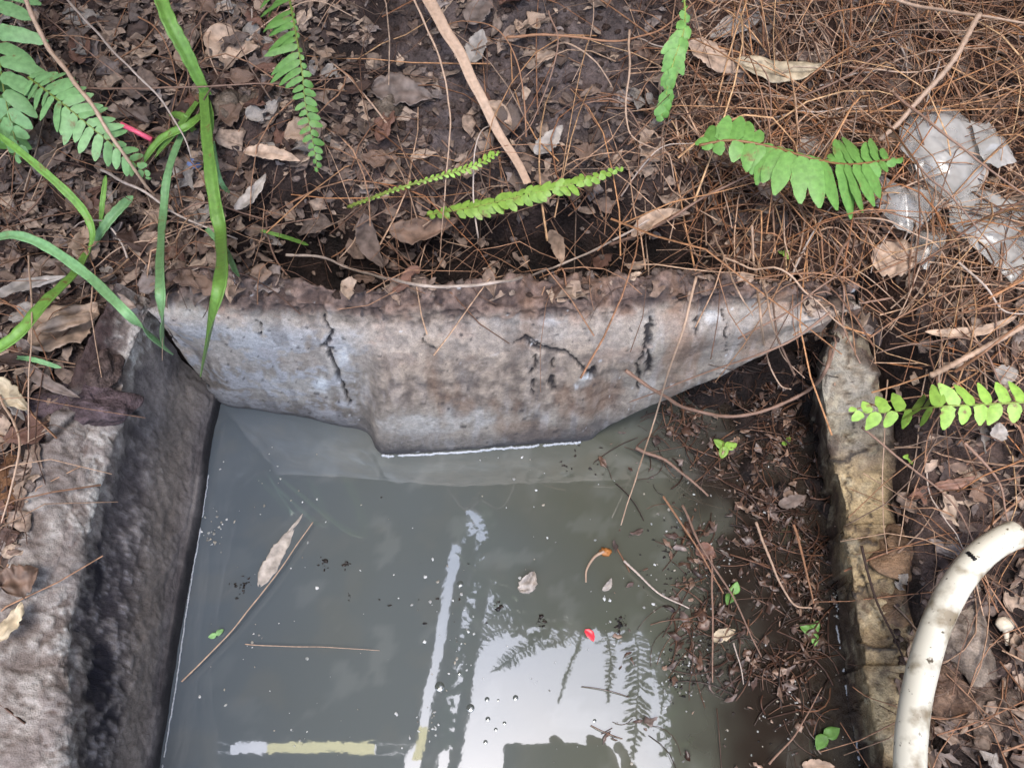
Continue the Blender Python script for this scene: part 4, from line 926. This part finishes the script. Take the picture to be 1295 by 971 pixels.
# broken lumps
def chunk(px, py, r, sq, label, m_, base, hi, name='concrete_lump', cat='lump', amp=.5, h=0):
    p = S(px, py, h); mb = MB(); k_, m2 = 60, 36; lump(mb, p, r, px*.37, k_, m2, sq, amp, 1.5)
    cs = []
    for i, v in enumerate(mb.v):
        v = Vector(v); a = fn(*v, 60); dd = (v-p).normalized(); v += dd*(.0025*a+.0012*fn(*v, 220, 3)); mb.v[i] = tuple(v); cs.append(mixc(base, hi, .45+.9*fn(*v, 90)))
    mb.c = cs; return tag(mb.build(name, m_), label, cat)
chunk(96, 515, .022, (1.7, .8, .5), 'dark purplish mud lump sitting across the left wall top', M['soil'], col(60, 48, 50), col(104, 88, 92), 'mud_lump', h=-.006)
chunk(118, 470, .018, (1, 1.2, .5), 'crumbly brown earth lump on the left wall near the corner', M['soil'], col(56, 44, 42), col(110, 92, 86), 'earth_lump', h=-.006)
chunk(140, 350, .026, (1.4, 1, .5), 'brown earth lump behind the far left corner', M['soil'], col(50, 38, 36), col(96, 78, 72), 'earth_lump', h=-.008)
chunk(1150, 700, .020, (1.2, 1.0, .35), 'brown broken cement piece against the right rim', M['rim'], col(76, 58, 44), col(128, 100, 76), 'cement_piece', h=-.004)
chunk(1135, 770, .016, (1, 1.3, .35), 'flat brown cement piece between rim and white pipe', M['rim'], col(84, 64, 48), col(132, 106, 80), 'cement_piece', h=-.004)
chunk(1218, 800, .022, (.8, 1.5, .35), 'pale dirty cement piece inside the bend of the pipe', M['rim'], col(84, 72, 64), col(140, 126, 114), 'cement_piece', h=-.004)
chunk(1190, 880, .022, (1, 1, .4), 'brown earth lump inside the bend of the white pipe', M['soil'], col(70, 52, 42), col(124, 100, 84), 'earth_lump', h=-.006)
chunk(1255, 900, .022, (1, 1.2, .4), 'grey brown earth lump at the lower right corner', M['soil'], col(76, 62, 54), col(136, 118, 106), 'earth_lump', h=-.006)
chunk(1098, 405, .016, (.8, 1.4, .7), 'grey stone stub at the apex between far wall and rim', M['concrete'], col(74, 64, 64), col(120, 108, 108), 'stone', 'stone', h=-.004)
chunk(25, 620, .020, (.8, 1.4, .5), 'rusty brown earth lump at the left edge beside the wall top', M['soil'], col(82, 54, 36), col(130, 94, 66), 'earth_lump', h=-.006)
for px, py, r, label in ((288, 132, .012, 'round grey brown pebble left of the hanging fern'), (322, 130, .011, 'oval brown pebble beside the round pebble'), (345, 118, .008, 'small blue grey pebble near the hanging fern'), (490, 135, .013, 'large pale pebble in the middle of the bank'), (380, 60, .008, 'small dark pebble by the hanging fern')):
    chunk(px, py, r, (1, 1.15, .6), label, M['soil'], col(84, 72, 62), col(122, 108, 96), 'pebble', 'pebble', .15, .002)

# ------------------------------------------------------------------ things on the water too small and many to count
rw_ = random.Random(21)
def inwater(px, py): return py > 560 and px > tab([(560, 275), (740, 245), (971, 210)], py) and px < 1070
mb = MB(); k = 0
def fleck(mb, p, r, rnd, e=1.0):
    n_ = 7; a0 = rnd.random()*6; el = rnd.uniform(.5, 1); an = rnd.random()*3.14
    vs = []
    for i in range(n_):
        a = a0+i*6.283/n_; q = r*rnd.uniform(.6, 1.2); x, y = math.cos(a)*q, math.sin(a)*q*el
        vs.append(p+Vector((x*math.cos(an)-y*math.sin(an), x*math.sin(an)+y*math.cos(an), .0004)))
    top = [v*.5+(p)*.5+Vector((0, 0, .0006+r*.15)) for v in vs]
    mb.add(vs+top, [(i, (i+1) % n_, (i+1) % n_+n_, i+n_) for i in range(n_)]+[tuple(range(n_, 2*n_))])
while k < 230:
    px, py = rw_.uniform(210, 1080), rw_.uniform(560, 990)
    dens = .25+.75*(fn(px*.01, py*.01, 3, 1) > .12)
    if inwater(px, py) and rw_.random() < dens: fleck(mb, P(px, py, 0), rw_.choice((.0004, .0007, .0007, .001, .0016)), rw_); k += 1
for cx, cy, s_, nn in ((272, 672, 14, 26), (318, 800, 10, 6), (372, 940, 20, 10), (860, 850, 24, 60), (900, 720, 30, 40), (850, 700, 30, 30), (1000, 900, 30, 30), (770, 800, 14, 10), (1060, 760, 14, 30), (580, 820, 30, 20), (548, 910, 14, 14)):
    for i in range(nn): fleck(mb, P(rw_.gauss(cx, s_*.6), rw_.gauss(cy, s_), 0), rw_.uniform(.0004, .0014), rw_)
tag(mb.build('foam_flecks', M['pale']), 'white specks of foam and grit dotted over the water', 'foam flecks', kind='stuff')
mb = MB()
for cx, cy, s_, nn in ((304, 740, 7, 16), (410, 712, 5, 10), (438, 716, 4, 8), (440, 755, 4, 6), (630, 768, 4, 10), (685, 788, 5, 12), (785, 790, 6, 22), (858, 855, 14, 60), (848, 700, 30, 60), (900, 800, 30, 60), (760, 590, 10, 10), (720, 590, 10, 8), (1020, 700, 30, 80), (560, 730, 60, 12), (980, 850, 40, 50)):
    for i in range(nn): lump(mb, P(rw_.gauss(cx, s_*.7), rw_.gauss(cy, s_), .0003), rw_.uniform(.0004, .0015), rw_.random()*50, 6, 4, (rw_.uniform(.3, 1.6), rw_.uniform(.3, 1.2), .5), 1.2)
tag(mb.build('dark_flecks', M['darkfleck']), 'black crumbs of rotten leaf floating on the water', 'dark flecks', kind='stuff')
# the raft of wet scraps and straw in the far right corner of the water
mb = MB(); mb2 = MB(); k = 0
def raft(px, py):
    e = tab([(500, 800), (560, 800), (620, 850), (700, 850), (760, 870), (850, 880), (900, 960), (971, 1000)], py)
    d_ = sm(e-30, e+60, px+40*fn(px*.012, py*.012, 1, 1)); return d_*(1-sm(1020, 1050, px))*(1-.75*sm(780, 900, py))*(.12+.88*sm(-.12, .18, fn(px*.017, py*.017, 8, 1)))
while k < 1500:
    px, py = rw_.uniform(760, 1060), rw_.uniform(440, 985)
    if py < tab([(740, 560), (1060, 400)], px) or rw_.random() > raft(px, py)*.9+.02: continue
    k += 1; p = S(px, py); p.z = max(p.z, .0003); L = rw_.choice((.0015, .002, .003, .003, .005, .008, .012))
    if k % 3:
        T = Matrix.Translation(p+Vector((0, 0, .0012+rw_.random()*.004))) @ Matrix.Rotation(rw_.uniform(0, 6.28), 4, 'Z') @ Matrix.Rotation(rw_.gauss(0, .3), 4, 'X')
        leafmesh(mb, L, L*rw_.uniform(.15, .6), rw_, 1.2, .2, 7, 4, T, .6)
    else:
        L = rw_.uniform(.008, .05); pts = straw_pts(p, L, rw_, .003, .45, follow=False); r = rw_.uniform(.0002, .0007); tube(mb2, pts, r, 3, False)
M['raftleaf'] = randmat('wet_leaf_scraps', [col(60, 42, 36), col(110, 84, 70), col(38, 28, 26), col(158, 130, 112), col(74, 52, 44), col(128, 112, 106), col(48, 36, 32)], .35, True)
tag(mb.build('wet_leaf_debris', M['raftleaf']), 'wet brown leaf scraps rafted in the far right corner of the water', 'debris', kind='stuff')
M['wetstraw'] = randmat('wet_straw', [col(96, 66, 52), col(60, 42, 36), col(130, 92, 70), col(50, 36, 32), col(84, 58, 46)], .35, True)
tag(mb2.build('wet_straw_debris', M['wetstraw']), 'wet reddish straw floating in the far right corner of the water', 'debris', kind='stuff')
# pale tubes imitating the bright meniscus highlight along the waterline
glint_m = plain('pale_glint', col(176, 180, 188), .35, .6, 300, .1, .1)
def glint(pts, r, label, gap=0):
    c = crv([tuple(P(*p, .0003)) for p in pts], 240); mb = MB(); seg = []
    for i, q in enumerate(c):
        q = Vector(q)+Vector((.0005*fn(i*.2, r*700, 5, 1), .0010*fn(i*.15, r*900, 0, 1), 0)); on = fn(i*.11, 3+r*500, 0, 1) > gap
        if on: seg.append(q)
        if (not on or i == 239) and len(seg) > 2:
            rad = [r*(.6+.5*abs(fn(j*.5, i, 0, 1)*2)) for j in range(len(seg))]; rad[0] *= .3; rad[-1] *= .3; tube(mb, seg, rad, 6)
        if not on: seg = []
    return tag(mb.build('glint_line', glint_m), label, 'glint line')
glint([(482, 577), (560, 573), (640, 567), (700, 562), (735, 559)], .0014, 'bright white strip modelled as meniscus highlight along the foot of the far wall', -.55)
glint([(203, 985), (212, 930), (222, 870), (232, 800), (240, 745), (248, 700), (258, 640), (264, 600)], .0006, 'thin white strip modelled as meniscus sky highlight along the foot of the left wall', -.45)
glint([(1090, 985), (1082, 930), (1072, 880), (1066, 840), (1058, 790)], .0009, 'broken whitish strip modelled as waterline glitter along the foot of the right rim', -.05)
# bubbles
for i, (px, py, r) in enumerate(((652, 882, 4.5), (616, 884, 4), (630, 885, 2.2), (617, 909, 4), (638, 914, 3), (627, 922, 3), (614, 938, 3.5), (582, 738, 5.5), (595, 895, 6.5), (556, 868, 8), (752, 911, 3), (581, 851, 3))):
    mb = MB(); p = P(px, py, 0); r_ = r*.48/1000; kk = 16
    vs = [p+Vector((math.cos(6.283*j/kk)*math.sin(th)*r_, math.sin(6.283*j/kk)*math.sin(th)*r_, math.cos(th)*r_*.22-.0001)) for th in np.linspace(0.02, 1.57, 7) for j in range(kk)]
    mb.add(vs, [(a*kk+j, (a+1)*kk+j, (a+1)*kk+(j+1) % kk, a*kk+(j+1) % kk) for a in range(6) for j in range(kk)]+[tuple(range(kk))], [col(80, 84, 80)]*(7*kk))
    tag(mb.build('bubble', M['water']), 'small round bubble floating on the bright mirrored sky' if px > 598 else 'bubble floating on the mirrored roof beam', 'bubble', 'bubbles on the mirrored sky' if px > 598 else 'bubbles on the mirrored beams')

# ------------------------------------------------------------------ fern hanging overhead, mirrored in the water
HF = 1.5
hf = empty('hanging_fern', tuple(RP(705, 770, 1.95)), 'fern hanging overhead, its fronds mirrored dark in the water', 'hanging plant')
mb = MB(); c0 = RP(705, 745, 1.9); lump(mb, c0, .10, 3, 20, 12, (1, 1, .9), .1); mb.build('pot', plain('dark_pot', (.04, .035, .03), .8), hf)
mb = MB(); tube(mb, [c0, c0+Vector((0, 0, .55))], .004, 6); mb.build('hanger', plain('hanger_wire', (.05, .05, .05), .5), hf)
for pts, L in (([(705, 770), (640, 775), (600, 800), (585, 850)], .05), ([(705, 770), (660, 790), (620, 800), (598, 835)], .045), ([(700, 770), (690, 800), (650, 830), (620, 850)], .04), ([(715, 765), (760, 790), (772, 830), (768, 890)], .025),
               ([(715, 765), (790, 780), (808, 850), (800, 960)], .065), ([(720, 765), (820, 790), (838, 850), (836, 900)], .05), ([(710, 765), (735, 800), (722, 840), (706, 888)], .010), ([(705, 770), (730, 780), (720, 805), (690, 815)], .05), ([(700, 760), (640, 740), (600, 720), (578, 700)], .05), ([(700, 760), (650, 720), (620, 670), (610, 630)], .05)):
    c = [Vector(q) for q in crv([tuple(RP(p_[0], p_[1], HF+.35*(1-i_/3))) for i_, p_ in enumerate(pts)], 50)]
    mb = MB(); tube(mb, c, .003, 5); st = mb.build('frond', M['fern_stem'], hf)
    mb = MB(); fernleaves(mb, c, [(0, L*.3, L*.3), (.3, L, L), (.8, L*.7, L*.7), (1, .004, .004)], .017, .011, rnd=random.Random(int(L*1000))); lf = mb.build('foliage', M['fern']); lf.parent = st; lf.matrix_parent_inverse = Matrix.Identity(4)

mb = MB(); rg = random.Random(44)
edge = [(575, 640), (600, 700), (628, 745), (665, 792), (760, 792), (824, 800), (848, 850), (852, 960)]
ep = crv(edge, 200)
for i in range(380):
    e_ = ep[int(rg.random()**.8*199)]; p = RP(e_[0]+rg.gauss(0, 9), e_[1]+rg.gauss(0, 9), HR-.05-rg.random()*.3)
    T = Matrix.Translation(p) @ Matrix.Rotation(rg.uniform(0, 6.3), 4, 'Z') @ Matrix.Rotation(rg.gauss(0, .5), 4, 'X'); L_ = rg.uniform(.02, .055); leafmesh(mb, L_, L_*.4, rg, .5, .2, 6, 4, T, .2)
for i in range(80):
    t_ = rg.random(); e_ = slit(t_, 33+rg.gauss(0, 7)); p = RP(e_[0], e_[1], HR-.05-rg.random()*.2); T = Matrix.Translation(p) @ Matrix.Rotation(rg.uniform(0, 6.3), 4, 'Z'); L_ = rg.uniform(.02, .07); leafmesh(mb, L_, L_*.4, rg, .5, .2, 6, 4, T, .2)
tag(mb.build('climbing_foliage', M['fern']), 'loose foliage of a creeper around the roof opening overhead, mirrored in the water', 'creeper', kind='stuff')

# ------------------------------------------------------------------ the phone that takes the picture and the hand that holds it (mirrored at the bottom)
UC, BK, RT = Vector((0, CA, SA)), Vector((0, -SA, CA)), Vector((1, 0, 0)); CO = Vector((0, 0, CZ))
def CF(x, u, b_): return CO+RT*x+UC*u+BK*b_
ph = empty('smartphone', tuple(CF(.068, .015, .006)), 'black smartphone held level over the water, mirrored at the bottom edge', 'phone')
def rbox(x0, x1, u0, u1, b0, b1, r=.008):
    ol = []
    for cx, cu, a0 in ((x1-r, u1-r, 0), (x0+r, u1-r, 90), (x0+r, u0+r, 180), (x1-r, u0+r, 270)):
        for a in range(0, 91, 15): ol.append((cx+r*math.cos(R(a0+a)), cu+r*math.sin(R(a0+a))))
    n_ = len(ol); mb = MB(); mb.add([CF(x, u, b0) for x, u in ol]+[CF(x, u, b1) for x, u in ol], [tuple(range(n_))[::-1], tuple(range(n_, 2*n_))]+[(i, (i+1) % n_, (i+1) % n_+n_, i+n_) for i in range(n_)]); return mb
blk = plain('phone_black', (.015, .015, .018), .3, .5, 50, .05, 0)
rbox(-.012, .148, -.02, .055, .002, .011).build('body', blk, ph, False)
rbox(-.008, .144, -.016, .051, .0112, .0118, .005).build('screen', plain('screen_glass', (.02, .02, .025), .1, .5, 50, .05, 0), ph, False)
mb = MB(); ring_ = [CF(.012*math.cos(a)*.35, .012*math.sin(a)*.35, .0005) for a in np.linspace(0, 6.283, 24)]; tube(mb, ring_, .0006, 6); mb.build('lens_ring', blk, ph)
skin = plain('skin', (.33, .19, .13), .5, .4, 60, .06, .1)
def skinned(name, V_, E_, rad, mat, parent=None, sub=2):
    me = bpy.data.meshes.new(name); me.from_pydata([tuple(v) for v in V_], E_, []); o = bpy.data.objects.new(name, me); C.objects.link(o)
    o.modifiers.new('skin', 'SKIN'); s2 = o.modifiers.new('sub', 'SUBSURF'); s2.levels = s2.render_levels = sub
    for i, r in enumerate(rad): me.skin_vertices[0].data[i].radius = (r, r)
    me.skin_vertices[0].data[0].use_root = True; me.materials.append(mat); return o
VV = [CF(.165, -.01, .028), CF(.19, -.05, .03), CF(.22, -.13, .04), CF(.27, -.28, .10)]; EE = [(0, 1), (1, 2), (2, 3)]; RR = [.022, .024, .024, .036]
fing = [[(.150, .030, .03), (.115, .046, .032), (.082, .056, .026), (.058, .074, .016)], [(.155, .02, .03), (.150, .052, .024), (.130, .062, .008), (.112, .058, -.004)],
        [(.165, .0, .028), (.172, .03, .012), (.165, .044, -.002), (.152, .046, -.010)], [(.172, -.02, .028), (.182, .0, .010), (.176, .014, -.004), (.162, .018, -.012)], [(.150, -.03, .034), (.125, -.034, .030), (.105, -.026, .022), (.09, -.018, .018)]]
for f_ in fing:
    b0 = 0
    for i, q in enumerate(f_): VV.append(CF(*q)); EE.append((b0, len(VV)-1)); b0 = len(VV)-1; RR.append((.0095, .0085, .008, .0072)[i])
hnd = skinned('person', VV, EE, RR, skin); tag(hnd, 'bare forearm and hand holding a black phone level over the water', 'person')
